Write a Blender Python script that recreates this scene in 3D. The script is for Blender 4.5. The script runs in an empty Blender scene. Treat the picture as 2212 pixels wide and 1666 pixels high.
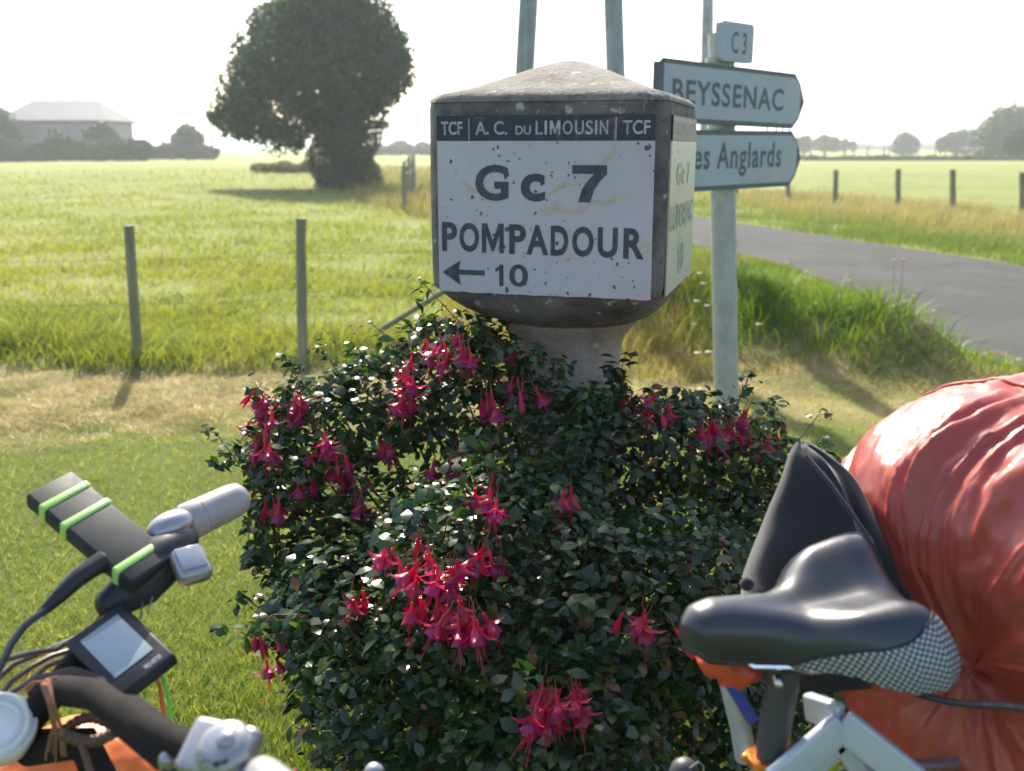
import bpy, bmesh, math, random
import numpy as np
from mathutils import Vector, Matrix, noise as mnoise
random.seed(7); rng = np.random.default_rng(11)
S = bpy.context.scene
COL = S.collection
PI = math.pi

# ------------------------------------------------------------------ camera
EYE = 1.5; FPX = 2150.0; PITCH = math.atan(515 / FPX)
cam_d = bpy.data.cameras.new('camera'); cam = bpy.data.objects.new('camera', cam_d); COL.objects.link(cam)
cam.location = (0, 0, EYE); cam.rotation_euler = (PI / 2 - PITCH, 0, 0)
cam_d.sensor_width = 36; cam_d.lens = 36 * FPX / 2212
cam_d.clip_start = .02; cam_d.clip_end = 6000
cam_d.dof.use_dof = True; cam_d.dof.focus_distance = 1.75; cam_d.dof.aperture_fstop = 5.0
S.camera = cam
# ------------------------------------------------------------------ sky, sun, exposure
SUN_AZ, SUN_EL = math.radians(-13), math.radians(41)      # azimuth from +Y towards +X
w = bpy.data.worlds.new('World'); S.world = w; w.use_nodes = True
nt = w.node_tree; bg = nt.nodes['Background']
sky = nt.nodes.new('ShaderNodeTexSky'); sky.sky_type = 'NISHITA'; sky.sun_disc = False
sky.sun_elevation = SUN_EL; sky.sun_rotation = SUN_AZ
sky.air_density = 1.0; sky.dust_density = 3.0; sky.ozone_density = 1.0; sky.altitude = 200
nt.links.new(sky.outputs[0], bg.inputs[0]); bg.inputs[1].default_value = 0.15
sd = bpy.data.lights.new('sun', 'SUN'); sd.energy = 4.6; sd.angle = math.radians(.5); sd.color = (1, .93, .80)
sun = bpy.data.objects.new('sun', sd); COL.objects.link(sun)
sdir = Vector((math.sin(SUN_AZ) * math.cos(SUN_EL), math.cos(SUN_AZ) * math.cos(SUN_EL), math.sin(SUN_EL)))
sun.rotation_euler = sdir.to_track_quat('Z', 'Y').to_euler()
S.view_settings.view_transform = 'Standard'; S.view_settings.look = 'None'
S.view_settings.gamma = 1; S.view_settings.exposure = 1.15; S.view_settings.use_curve_mapping = False
S.cycles.max_bounces = 8; S.cycles.transparent_max_bounces = 8
S.cycles.volume_bounces = 1

# ------------------------------------------------------------------ helpers
def at(x, y, Y):
    """point at forward distance Y (m) seen in direction x, y"""
    a = (x - 1106) / FPX; b = (833 - y) / FPX
    d = (a, math.cos(PITCH) + b * math.sin(PITCH), -math.sin(PITCH) + b * math.cos(PITCH))
    t = Y / d[1]
    return Vector((d[0] * t, Y, EYE + d[2] * t))

def V(*a): return Vector(a)

class Geo:
    def __init__(s): s.v = []; s.f = []; s.m = []
    def add(s, vs, fs, m=0):
        o = len(s.v); s.v += [tuple(p) for p in vs]; s.f += [tuple(i + o for i in f) for f in fs]; s.m += [m] * len(fs); return s
    def box(s, c, size, R=None, m=0, bev=0.0):
        hx, hy, hz = [k / 2 for k in size]; R = R or Matrix.Identity(3); c = Vector(c)
        if bev <= 0:
            vs = [c + R @ Vector((sx * hx, sy * hy, sz * hz)) for sz in (-1, 1) for sy in (-1, 1) for sx in (-1, 1)]
            return s.add(vs, [(0, 2, 3, 1), (4, 5, 7, 6), (0, 1, 5, 4), (2, 6, 7, 3), (0, 4, 6, 2), (1, 3, 7, 5)], m)
        bm = bmesh.new(); bmesh.ops.create_cube(bm, size=1)
        for q in bm.verts: q.co = Vector((q.co.x * size[0], q.co.y * size[1], q.co.z * size[2]))
        bmesh.ops.bevel(bm, geom=bm.edges[:], offset=bev, segments=3, affect='EDGES', profile=.5)
        bm.verts.index_update()
        vs = [c + R @ q.co for q in bm.verts]; fs = [[q.index for q in f.verts] for f in bm.faces]; bm.free()
        return s.add(vs, fs, m)
    def rings(s, rings, cap=True, m=0, closed=True):
        n = len(rings[0]); vs = [p for r in rings for p in r]; fs = []
        for i in range(len(rings) - 1):
            for j in range(n if closed else n - 1):
                k = (j + 1) % n; fs.append((i * n + j, i * n + k, (i + 1) * n + k, (i + 1) * n + j))
        if cap and closed:
            fs.append(tuple(range(n - 1, -1, -1))); o = (len(rings) - 1) * n; fs.append(tuple(range(o, o + n)))
        return s.add(vs, fs, m)
    def tube(s, pts, r, seg=12, m=0, cap=True, round_end=False):
        pts = [Vector(p) for p in pts]; n = len(pts); r = [r] * n if not hasattr(r, '__len__') else list(r)
        if round_end:
            d0 = (pts[0] - pts[1]).normalized(); d1 = (pts[-1] - pts[-2]).normalized(); r0, r1 = r[0], r[-1]; a = []; b = []
            for q in (.1, .35, .65, .87): a.append((pts[0] + d0 * r0 * math.sqrt(1 - q * q), r0 * q)); b.append((pts[-1] + d1 * r1 * math.sqrt(1 - q * q), r1 * q))
            b.reverse(); pts = [p for p, _ in a] + pts + [p for p, _ in b]; r = [k for _, k in a] + r + [k for _, k in b]; n = len(pts)
        T = []
        for i in range(n):
            t = pts[min(i + 1, n - 1)] - pts[max(i - 1, 0)]; T.append(t.normalized())
        u = T[0].orthogonal().normalized(); rings = []
        for i in range(n):
            u = (u - T[i] * u.dot(T[i])).normalized(); v = T[i].cross(u)
            rings.append([pts[i] + (u * math.cos(2 * PI * k / seg) + v * math.sin(2 * PI * k / seg)) * r[i] for k in range(seg)])
        return s.rings(rings, cap, m)
    def ell(s, c, rad, R=None, m=0, nu=20, nv=12, f=None):
        R = R or Matrix.Identity(3); c = Vector(c); rings = []
        for i in range(nv + 1):
            th = PI * (.02 + .96 * i / nv) ; row = []
            for j in range(nu):
                ph = 2 * PI * j / nu; p = Vector((math.sin(th) * math.cos(ph) * rad[0], math.sin(th) * math.sin(ph) * rad[1], -math.cos(th) * rad[2]))
                if f: p = f(p)
                row.append(c + R @ p)
            rings.append(row)
        return s.rings(rings, True, m)
    def disc_plate(s, outline, d, m=0):
        """outline: list of points (one planar loop), thickened along vector d"""
        n = len(outline); a = [Vector(p) for p in outline]; b = [p + Vector(d) for p in a]
        return s.add(a + b, [tuple(range(n))[::-1], tuple(range(n, 2 * n))] + [(i, (i + 1) % n, n + (i + 1) % n, n + i) for i in range(n)], m)

def obj(name, g, mats, parent=None, smooth=True, kind=None, angle=40):
    me = bpy.data.meshes.new(name); me.from_pydata(g.v, [], g.f)
    for mt in (mats if isinstance(mats, (list, tuple)) else [mats]): me.materials.append(mt)
    if any(g.m): me.polygons.foreach_set('material_index', g.m)
    bm = bmesh.new(); bm.from_mesh(me); bmesh.ops.recalc_face_normals(bm, faces=bm.faces); bm.to_mesh(me); bm.free()
    if smooth:
        me.shade_smooth(); me.set_sharp_from_angle(angle=math.radians(angle))
    o = bpy.data.objects.new(name, me); COL.objects.link(o)
    if parent: o.parent = parent; o.matrix_parent_inverse = Matrix.Translation(-parent.location)
    if kind: o['kind'] = kind
    return o

def share(o, name, loc, rot=(0, 0, 0), scale=(1, 1, 1), parent=None):
    c = bpy.data.objects.new(name, o.data); COL.objects.link(c)
    if parent: c.parent = parent; c.location = Vector(loc) - parent.location
    else: c.location = loc
    c.rotation_euler = rot; c.scale = scale
    return c

def thing(name, label, cat, loc=(0, 0, 0), group=None):
    o = bpy.data.objects.new(name, None); COL.objects.link(o); o.location = loc; o.empty_display_size = .1
    return tag(o, label, cat, group)
def tag(o, label, cat, group=None):
    o['label'] = label; o['category'] = cat
    if group: o['group'] = group
    return o

def tri_mesh(name, verts, tris, mat, tint=None, parent=None, kind='stuff', smooth=False):
    """verts (N,3) float, tris (M,3) int, as numpy"""
    me = bpy.data.meshes.new(name); me.vertices.add(len(verts)); me.vertices.foreach_set('co', np.ascontiguousarray(verts, dtype=np.float32).ravel())
    me.loops.add(len(tris) * 3); me.loops.foreach_set('vertex_index', tris.astype(np.int32).ravel())
    me.polygons.add(len(tris)); me.polygons.foreach_set('loop_start', np.arange(0, len(tris) * 3, 3, dtype=np.int32))
    try: me.polygons.foreach_set('loop_total', np.full(len(tris), 3, dtype=np.int32))
    except Exception: pass
    if tint is not None:
        at_ = me.color_attributes.new('tint', 'FLOAT_COLOR', 'POINT'); c = np.ones((len(verts), 4), dtype=np.float32); c[:, :3] = tint
        at_.data.foreach_set('color', c.ravel())
    me.materials.append(mat); me.update(calc_edges=True); me.validate()
    if smooth: me.shade_smooth()
    o = bpy.data.objects.new(name, me); COL.objects.link(o)
    if parent: o.parent = parent; o.matrix_parent_inverse = Matrix.Translation(-parent.location)
    if kind: o['kind'] = kind
    return o

# ------------------------------------------------------------------ materials
class NT:
    def __init__(s, name):
        s.m = bpy.data.materials.new(name); s.m.use_nodes = True; s.t = s.m.node_tree; s.b = s.t.nodes['Principled BSDF']; s.out = s.t.nodes['Material Output']
        s.geo = None
    def n(s, ty, **k):
        q = s.t.nodes.new(ty)
        for a, b in k.items():
            if a.startswith('i_'): q.inputs[a[2:].replace('_', ' ')].default_value = b
            else: setattr(q, a, b)
        return q
    def l(s, a, b): s.t.links.new(a, b)
    def co(s, kind='Object', scale=(1, 1, 1)):
        tc = s.n('ShaderNodeTexCoord'); mp = s.n('ShaderNodeMapping'); s.l(tc.outputs[kind], mp.inputs[0]); mp.inputs['Scale'].default_value = scale; return mp.outputs[0]
    def noise(s, vec, scale, detail=4, rough=.55, dist=0):
        q = s.n('ShaderNodeTexNoise'); s.l(vec, q.inputs['Vector']); q.inputs['Scale'].default_value = scale; q.inputs['Detail'].default_value = detail; q.inputs['Roughness'].default_value = rough; q.inputs['Distortion'].default_value = dist; return q.outputs['Fac']
    def ramp(s, fac, stops):
        r = s.n('ShaderNodeValToRGB'); s.l(fac, r.inputs[0]); e = r.color_ramp.elements
        while len(e) < len(stops): e.new(.5)
        for k, (p, c) in enumerate(stops):
            e[k].position = p; e[k].color = (c if hasattr(c, '__len__') else (c, c, c)) + ((1,) if not hasattr(c, '__len__') or len(c) == 3 else ()) if hasattr(c, '__len__') else (c, c, c, 1)
        return r.outputs[0]
    def mix(s, f, a, b, mode='MIX'):
        q = s.n('ShaderNodeMix', data_type='RGBA', blend_type=mode)
        for k, val in ((0, f), (6, a), (7, b)):
            if hasattr(val, 'is_linked'): s.l(val, q.inputs[k])
            else: q.inputs[k].default_value = val if k == 0 else tuple(val) + (1,)
        return q.outputs[2]
    def math(s, op, a, b=0.0):
        q = s.n('ShaderNodeMath', operation=op)
        for k, val in ((0, a), (1, b)):
            if hasattr(val, 'is_linked'): s.l(val, q.inputs[k])
            else: q.inputs[k].default_value = val
        return q.outputs[0]
    def base(s, c): s.l(c, s.b.inputs['Base Color']) if hasattr(c, 'is_linked') else setattr(s.b.inputs['Base Color'], 'default_value', tuple(c) + (1,))
    def bump(s, h, dist=.002, strength=1):
        q = s.n('ShaderNodeBump'); s.l(h, q.inputs['Height']); q.inputs['Distance'].default_value = dist; q.inputs['Strength'].default_value = strength; s.l(q.outputs[0], s.b.inputs['Normal'])

def mat(name, c, rough=.5, metal=0, spec=.5, vary=.12, scale=30, bump=0, bscale=200, bdist=.001, coat=0, sheen=0):
    k = NT(name); v = k.co(); f = k.noise(v, scale)
    lo = tuple(max(0, q * (1 - vary)) for q in c); hi = tuple(min(1, q * (1 + vary)) for q in c)
    k.base(k.ramp(f, [(.3, lo), (.7, hi)])); b = k.b
    rr = k.ramp(k.noise(v, scale * 2.3), [(.3, max(0, rough - .06)), (.7, min(1, rough + .06))]); k.l(rr, b.inputs['Roughness'])
    b.inputs['Metallic'].default_value = metal; b.inputs['Specular IOR Level'].default_value = spec; b.inputs['Coat Weight'].default_value = coat; b.inputs['Sheen Weight'].default_value = sheen
    if bump: k.bump(k.noise(v, bscale, 3), bdist, bump)
    return k.m

def leafmat(name, transl=.45, gloss=.06, rough=.35, tintmul=(1.25, 1.25, .6)):
    k = NT(name); at_ = k.n('ShaderNodeAttribute', attribute_name='tint'); c = at_.outputs['Color']
    k.t.nodes.remove(k.b)
    d = k.n('ShaderNodeBsdfDiffuse'); t = k.n('ShaderNodeBsdfTranslucent'); g = k.n('ShaderNodeBsdfGlossy'); g.inputs['Roughness'].default_value = rough; g.inputs['Color'].default_value = (1, 1, 1, 1)
    k.l(c, d.inputs[0]); k.l(k.mix(1.0, c, tintmul, 'MULTIPLY'), t.inputs[0])
    m1 = k.n('ShaderNodeMixShader'); m1.inputs[0].default_value = transl; k.l(d.outputs[0], m1.inputs[1]); k.l(t.outputs[0], m1.inputs[2])
    m2 = k.n('ShaderNodeMixShader'); m2.inputs[0].default_value = gloss
    k.l(m1.outputs[0], m2.inputs[1]); k.l(g.outputs[0], m2.inputs[2]); k.l(m2.outputs[0], k.out.inputs[0])
    return k.m

MAT = {}
MAT['grass'] = leafmat('grass_blade', .5, .03, .4)
MAT['leaf'] = leafmat('fuchsia_leaf', .36, .032, .24, (1.1, 1.35, .4))
MAT['treeleaf'] = leafmat('tree_leaf', .3, .03, .5, (1.1, 1.2, .5))
MAT['straw'] = leafmat('straw', .3, .02, .4, (1, .9, .7))

def concrete(name, dark, light, brown, seed=0):
    k = NT(name); v = k.co('Object'); f1 = k.noise(v, 9, 6, .65); f2 = k.noise(v, 60, 4, .6); f3 = k.noise(v, 3.2, 4)
    c = k.ramp(f1, [(.30, dark), (.55, light), (.75, tuple(q * 1.25 for q in light))])
    c = k.mix(k.ramp(f3, [(.5, 0.0), (.68, .6)]), c, brown)
    c = k.mix(k.ramp(f2, [(.56, 0.0), (.68, .55)]), c, tuple(q * .45 for q in dark))
    c = k.mix(k.ramp(k.noise(v, 34, 3), [(.63, 0.0), (.70, .6)]), c, (.50, .50, .46))
    k.base(c); k.b.inputs['Roughness'].default_value = .9
    k.bump(k.math('ADD', f2, k.math('MULTIPLY', k.noise(v, 180, 2), .5)), .004, .8); return k.m
MAT['stone_head'] = concrete('weathered_concrete', (.030, .032, .036), (.13, .13, .125), (.15, .12, .08))
MAT['stone_roof'] = concrete('lichened_concrete', (.085, .08, .065), (.20, .18, .15), (.17, .145, .10))
MAT['stone_column'] = concrete('pale_concrete', (.22, .19, .155), (.37, .325, .27), (.27, .18, .10))

def enamel(name, basec, chips=True, green=False):
    k = NT(name); v = k.co('Object')
    vs = k.co('Object', (1, 1, .38))
    c = k.ramp(k.noise(v, 4, 4), [(.3, tuple(q * .86 for q in basec)), (.7, basec)])
    if green:
        c = k.mix(k.ramp(k.noise(k.co('Object', (1, 1, .12)), 26, 5), [(.42, 0.0), (.75, .5)]), c, (.42, .46, .27))
    # rust runs, slanting across the plate
    mp = k.n('ShaderNodeMapping'); tc = k.n('ShaderNodeTexCoord'); k.l(tc.outputs['Object'], mp.inputs[0]); mp.inputs['Rotation'].default_value = (0, math.radians(28), 0); mp.inputs['Scale'].default_value = (.35, 1, 1.8)
    rust = k.math('MULTIPLY', k.ramp(k.noise(mp.outputs[0], 11, 4, .6, .5), [(.56, 0.0), (.66, 1.0)]), k.ramp(k.noise(v, 3.1, 2), [(.44, 0.0), (.62, .65)]))
    c = k.mix(rust, c, (.50, .33, .15))
    if not green and chips:
        tc2 = k.n('ShaderNodeTexCoord'); dt = k.n('ShaderNodeVectorMath', operation='DOT_PRODUCT'); k.l(tc2.outputs['Object'], dt.inputs[0]); dt.inputs[1].default_value = (math.cos(math.radians(-17)), math.sin(math.radians(-17)), 0); sz_ = k.n('ShaderNodeSeparateXYZ'); k.l(tc2.outputs['Object'], sz_.inputs[0])
        uu = k.math('SUBTRACT', dt.outputs['Value'], .140 * math.cos(math.radians(-17)) + 2.47 * math.sin(math.radians(-17))); zz = sz_.outputs[2]; wob = k.math('MULTIPLY', k.math('SUBTRACT', k.noise(v, 14, 4), .5), .07)
        def streak(u0, z0, u1, z1, wd):
            sl = (z1 - z0) / (u1 - u0); dd = k.math('ABSOLUTE', k.math('ADD', k.math('SUBTRACT', k.math('SUBTRACT', zz, z0), k.math('MULTIPLY', k.math('SUBTRACT', uu, u0), sl)), wob))
            a = k.ramp(k.math('DIVIDE', dd, wd), [(.15, 1.0), (1.0, 0.0)]); mid = (u0 + u1) / 2; h = abs(u1 - u0) / 2
            return k.math('MULTIPLY', a, k.ramp(k.math('DIVIDE', k.math('ABSOLUTE', k.math('SUBTRACT', uu, mid)), h), [(.6, .75), (1.0, 0.0)]))
        st = k.math('MAXIMUM', streak(.0, 1.38, .19, 1.505, .011), k.math('MAXIMUM', streak(-.01, 1.36, .21, 1.40, .012), streak(-.19, 1.415, -.10, 1.42, .010)))
        c = k.mix(k.math('MULTIPLY', st, k.ramp(k.noise(v, 30, 3), [(.3, .3), (.6, .9)])), c, (.46, .30, .13))
    c = k.mix(k.ramp(k.noise(k.co('Object', (1, 1, .06)), 45, 3), [(.62, 0.0), (.75, .35)]), c, (.42, .36, .26))
    if chips:
        def spots(sc, lo, hi, dist):
            dd = k.n('ShaderNodeTexVoronoi'); wv = k.n('ShaderNodeVectorMath', operation='ADD'); k.l(v, wv.inputs[0]); nn = k.n('ShaderNodeTexNoise'); k.l(v, nn.inputs['Vector']); nn.inputs['Scale'].default_value = 90
            sc2 = k.n('ShaderNodeVectorMath', operation='SCALE'); k.l(nn.outputs['Color'], sc2.inputs[0]); sc2.inputs['Scale'].default_value = dist; k.l(sc2.outputs[0], wv.inputs[1]); k.l(wv.outputs[0], dd.inputs['Vector']); dd.inputs['Scale'].default_value = sc
            rnd = k.n('ShaderNodeSeparateColor'); k.l(dd.outputs['Color'], rnd.inputs[0])
            lim = k.ramp(rnd.outputs[0], [(lo, 0.0), (1.0, hi)])
            return k.math('LESS_THAN', dd.outputs['Distance'], lim)
        sp = k.math('MAXIMUM', spots(34, .62, .20, .022), spots(85, .62, .34, .012))
        zone = k.ramp(k.noise(v, 5.5, 2), [(.40, 0.0), (.5, 1.0)])
        sp = k.math('MULTIPLY', sp, zone)
        c = k.mix(sp, c, (.10, .085, .075))
        k.l(k.math('ADD', k.math('MULTIPLY', sp, .5), .34), k.b.inputs['Roughness'])
        k.bump(k.math('SUBTRACT', 1.0, sp), .0012, 1)
    else: k.b.inputs['Roughness'].default_value = .4
    k.base(c); k.b.inputs['Specular IOR Level'].default_value = .4
    return k.m
MAT['enamel_white'] = enamel('chipped_white_enamel', (.45, .465, .51))
MAT['enamel_side'] = enamel('greenish_white_enamel', (.48, .51, .43), True, True)  # greener than the front plate, with uneven green streaks
MAT['enamel_navy'] = enamel('navy_enamel', (.020, .026, .048), False)
MAT['letter_navy'] = mat('navy_lettering', (.035, .04, .06), .45, scale=60, vary=.5)
MAT['letter_cream'] = mat('worn_cream_lettering', (.34, .36, .36), .5, scale=70, vary=.35)
MAT['letter_faded'] = mat('faded_lettering', (.31, .33, .27), .5, scale=50, vary=.5)
MAT['sign_white'] = mat('sign_white', (.31, .37, .40), .4, vary=.06, scale=8)
MAT['sign_black'] = mat('sign_edge_black', (.07, .08, .09), .5)
MAT['galv'] = mat('galvanised_steel', (.36, .39, .38), .5, metal=.35, vary=.15, scale=18)
MAT['sticker'] = mat('peeling_sticker', (.55, .58, .57), .6)

def wood(name, c, sc=1.0):
    k = NT(name); v = k.co('Object', (14 * sc, 14 * sc, 1.2 * sc)); f = k.noise(v, 2.2, 6, .65, .4)
    k.base(k.mix(k.ramp(k.noise(k.co(), 2.5, 3), [(.4, 0.0), (.7, .5)]), k.ramp(f, [(.3, tuple(q * .5 for q in c)), (.65, c), (.85, tuple(q * 1.35 for q in c))]), (.13, .15, .08)))
    k.b.inputs['Roughness'].default_value = .9; k.bump(f, .006, .8); return k.m
MAT['post'] = wood('weathered_post_wood', (.27, .26, .17))
MAT['pole'] = wood('glare_pale_pole_wood', (.40, .45, .48), .6)  # sky glare over the poles is put into this pale grey-blue
MAT['wire'] = mat('fence_wire', (.25, .25, .25), .5, metal=.6)
MAT['bark'] = wood('bark', (.07, .06, .045), .5)
MAT['stem'] = mat('woody_stem', (.12, .06, .04), .7)

# ------------------------------------------------------------------ ground
def ridge(x, y, a, b, r):
    a = np.array(a); b = np.array(b); d = b - a; L2 = (d * d).sum(); t = np.clip(((x - a[0]) * d[0] + (y - a[1]) * d[1]) / L2, 0, 1)
    q = (x - a[0] - t * d[0]) ** 2 + (y - a[1] - t * d[1]) ** 2
    return np.exp(-q / (r * r))
NEAR = [(9.5, -4.0), (7.0, 3.6), (5.2, 5.4), (4.1, 6.25), (3.42, 7.0), (3.40, 8.2), (3.63, 9.76), (3.55, 12.6), (2.75, 15.9), (1.7, 20), (0.3, 28), (-.9, 42), (-3, 85)]
FAR = [(22, -4.0), (16, 3.2), (12.5, 6.0), (10.2, 8.2), (8.7, 9.8), (7.6, 11.2), (6.59, 12.9), (5.6, 16.6), (4.5, 20.6), (3.6, 24), (2.6, 31), (1.4, 45), (0, 88)]
def road_x(y, pts):
    ys = np.array([p[1] for p in pts]); xs = np.array([p[0] for p in pts]); return np.interp(y, ys, xs)
def on_road(x, y, pad=0.0): return (x > road_x(y, NEAR) - pad) & (x < road_x(y, FAR) + pad) & (y < 88)
def H(x, y):
    x = np.asarray(x, float); y = np.asarray(y, float)
    z = .38 * ridge(x, y, (1.1, 8.5), (2.65, 6.75), .46)
    z = z + .10 * ridge(x, y, (-.2, 8.5), (1.2, 8.8), .8)
    z = z + .07 * ridge(x, y, (-6, 7.1), (-1.2, 7.2), .5) 
    z = z + .015 * (np.sin(x * 2.1 + y * 1.3) + np.sin(y * 2.7 - x * 1.1)) * np.clip((6.9 - y) / 2, 0, 1)
    hb = np.clip((y - 4.7) / .5, 0, 1) * np.clip((7.3 - y) / .5, 0, 1); z = z + .028 * hb * (np.sin(x * 5.1 + 2 * np.sin(y * 3.3)) * np.sin(y * 6.7 + 1.5 * np.sin(x * 2.9)) + .6 * np.sin(x * 11 + y * 4) * np.sin(y * 12 - x * 3))
    far = np.clip((y - 24) / 20, 0, 1) * np.clip((-x - 1) / 12 + 0, 0, 1)
    z = z + far * .25 * np.sin(x * .11 + y * .06)
    fade = np.clip((road_x(y, NEAR) - x - .15) / .7, 0, 1) + np.clip((x - road_x(y, FAR) - .2) / 1.0, 0, 1)
    return z * np.clip(fade, 0, 1)
def axis(lo, hi, dense_lo, dense_hi, step, grow=1.22):
    a = list(np.arange(dense_lo, dense_hi, step)); s = step
    while a[-1] < hi: s *= grow; a.append(a[-1] + s)
    s = step
    while a[0] > lo: s *= grow; a.insert(0, a[0] - s)
    return np.array(a)
gx = axis(-3000, 3000, -7, 8, .12); gy = axis(-400, 4500, -1, 12, .12)
X, Y = np.meshgrid(gx, gy); Z = H(X, Y); nxg, nyg = len(gx), len(gy)
vv = np.stack([X.ravel(), Y.ravel(), Z.ravel()], 1)
ii = (np.arange(nyg - 1)[:, None] * nxg + np.arange(nxg - 1)[None]).ravel()
tris = np.concatenate([np.stack([ii, ii + 1, ii + nxg + 1], 1), np.stack([ii, ii + nxg + 1, ii + nxg], 1)])

def ground_mat():
    k = NT('meadow_ground'); v = k.co('Object')
    tc = k.n('ShaderNodeTexCoord'); sp = k.n('ShaderNodeSeparateXYZ'); k.l(tc.outputs['Object'], sp.inputs[0]); x, y = sp.outputs[0], sp.outputs[1]
    big = k.noise(v, .22, 4); mid = k.noise(v, 1.6, 5, .6); fine = k.noise(v, 22, 5, .7); vf = k.noise(v, 120, 3, .7)
    field = k.ramp(mid, [(.30, (.13, .17, .035)), (.55, (.20, .23, .055)), (.75, (.26, .255, .08))])
    field = k.mix(k.ramp(big, [(.42, 0.0), (.62, .7)]), field, (.26, .255, .09))
    lawn = k.ramp(mid, [(.3, (.075, .11, .02)), (.7, (.13, .155, .035))])
    hay = k.ramp(fine, [(.3, (.22, .17, .07)), (.7, (.50, .40, .20))])
    # distance bands with ragged edges
    wob = k.math('MULTIPLY', k.math('SUBTRACT', k.noise(v, 1.1, 5), .5), 2.6)
    yy = k.math('ADD', y, wob)
    def step(a, b): 
        q = k.n('ShaderNodeMapRange', interpolation_type='SMOOTHSTEP'); k.l(yy, q.inputs[0]); q.inputs[1].default_value = a; q.inputs[2].default_value = b; return q.outputs[0]
    c = k.mix(step(6.5, 7.4), lawn, field)
    hb = k.math('MULTIPLY', step(4.8, 5.9), k.math('SUBTRACT', 1.0, step(6.6, 7.2)))
    c = k.mix(k.math('MULTIPLY', hb, k.ramp(k.noise(v, 1.9, 4), [(.36, .18), (.6, .90)])), c, hay)
    # dry grass beyond the road on the right
    c = k.mix(k.math('MULTIPLY', k.ramp(fine, [(.35, 0.0), (.65, .35)]), 1.0), c, (.05, .07, .02))
    farq = k.n('ShaderNodeMapRange', interpolation_type='SMOOTHSTEP'); k.l(y, farq.inputs[0]); farq.inputs[1].default_value = 40; farq.inputs[2].default_value = 150
    c = k.mix(k.math('MULTIPLY', farq.outputs[0], .6), c, (.27, .29, .09))
    # far side: brown stubble behind the tree
    k.base(c); k.b.inputs['Roughness'].default_value = .95; k.b.inputs['Specular IOR Level'].default_value = .1
    k.bump(k.math('ADD', fine, k.math('MULTIPLY', vf, .5)), .03, .6)
    return k.m
g_o = tri_mesh('ground', vv, tris, ground_mat(), kind='structure', smooth=True)

# road
def road_mat():
    k = NT('worn_asphalt'); v = k.co('Object'); f = k.noise(v, 160, 3, .8); b = k.noise(v, .9, 5, .6, .6)
    vo = k.n('ShaderNodeTexVoronoi'); k.l(v, vo.inputs['Vector']); vo.inputs['Scale'].default_value = 140
    c = k.ramp(f, [(.28, (.026, .027, .026)), (.5, (.060, .061, .058)), (.72, (.14, .14, .13))])
    c = k.mix(k.ramp(b, [(.45, 0.0), (.58, .5)]), c, (.095, .093, .085)); c = k.mix(k.ramp(k.noise(v, 3.3, 4, .6), [(.58, 0.0), (.66, .45)]), c, (.035, .035, .035)); k.base(c)
    k.b.inputs['Roughness'].default_value = .95; k.b.inputs['Specular IOR Level'].default_value = .15; k.bump(vo.outputs['Distance'], .006, .8); return k.m
g = Geo()
def dens(pts, n=8):
    out = []
    for a, b in zip(pts[:-1], pts[1:]):
        for i in range(n): out.append((a[0] + (b[0] - a[0]) * i / n, a[1] + (b[1] - a[1]) * i / n))
    return out + [pts[-1]]
na, fa = dens(NEAR), dens(FAR); rows = []
for a, b in zip(na, fa):
    rows.append([(a[0] + (b[0] - a[0]) * t, a[1] + (b[1] - a[1]) * t, .008 + .03 * math.sin(PI * t)) for t in [i / 8 for i in range(9)]])
g.rings(rows, cap=False, closed=False); obj('road', g, road_mat(), kind='structure')

# ------------------------------------------------------------------ grass
def lerp(a, b, t): return np.asarray(a)[None] * (1 - t[:, None]) + np.asarray(b)[None] * t[:, None]
def blades(name, P, h, wd, col, lean=.35, bend=.5, seg=2, mat_=None, tipcol=None, parent=None, wind=(0.1, -.15)):
    N = len(P); ang = rng.uniform(0, 2 * PI, N); d = np.stack([np.cos(ang), np.sin(ang), np.zeros(N)], 1)
    la = rng.uniform(0, 2 * PI, N); ln = rng.rayleigh(lean, N) * h; ld = np.stack([np.cos(la) * ln + wind[0] * h, np.sin(la) * ln + wind[1] * h, np.zeros(N)], 1)
    up = np.zeros((N, 3)); up[:, 2] = 1
    vs = []; cs = []
    lv = [(0, 1.0), (.55, .8), (1, 0)] if seg == 2 else [(0, 1.0), (1, 0)]
    for t, ww in lv:
        c = P + up * (h * (t - .25 * bend * t * t))[:, None] + ld * (t ** 1.7)
        cc = col if tipcol is None else col * (1 - t) + tipcol * t
        if ww > 0:
            vs += [c - d * (wd * ww / 2)[:, None], c + d * (wd * ww / 2)[:, None]]; cs += [cc, cc]
        else: vs.append(c); cs.append(cc)
    k = len(vs); VV = np.stack(vs, 1).reshape(-1, 3); CC = np.stack(cs, 1).reshape(-1, 3)
    b = np.arange(N) * k
    if seg == 2: T = np.stack([np.stack([b, b + 1, b + 3], 1), np.stack([b, b + 3, b + 2], 1), np.stack([b + 2, b + 3, b + 4], 1)], 1).reshape(-1, 3)
    else: T = np.stack([b, b + 1, b + 2], 1)
    return tri_mesh(name, VV, T, mat_ or MAT['grass'], CC, parent)
def scatter(n, y0, y1, kx=.62, power=2.0):
    """denser near the viewer, sparser with distance"""
    u = rng.uniform(0, 1, n)
    if power == 2: y = 1 / (1 / y0 + u * (1 / y1 - 1 / y0))
    else: y = np.sqrt(y0 ** 2 + u * (y1 ** 2 - y0 ** 2))
    x = rng.uniform(-kx, kx, n) * y; return x, y
def fnoise(x, y, s, o=0.0):
    return .5 + .25 * (np.sin(x * s + 1.3 * np.sin(y * s * .7 + o)) + np.sin(y * s * 1.17 + 1.7 * np.sin(x * s * .53 + 2 + o)))
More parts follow.
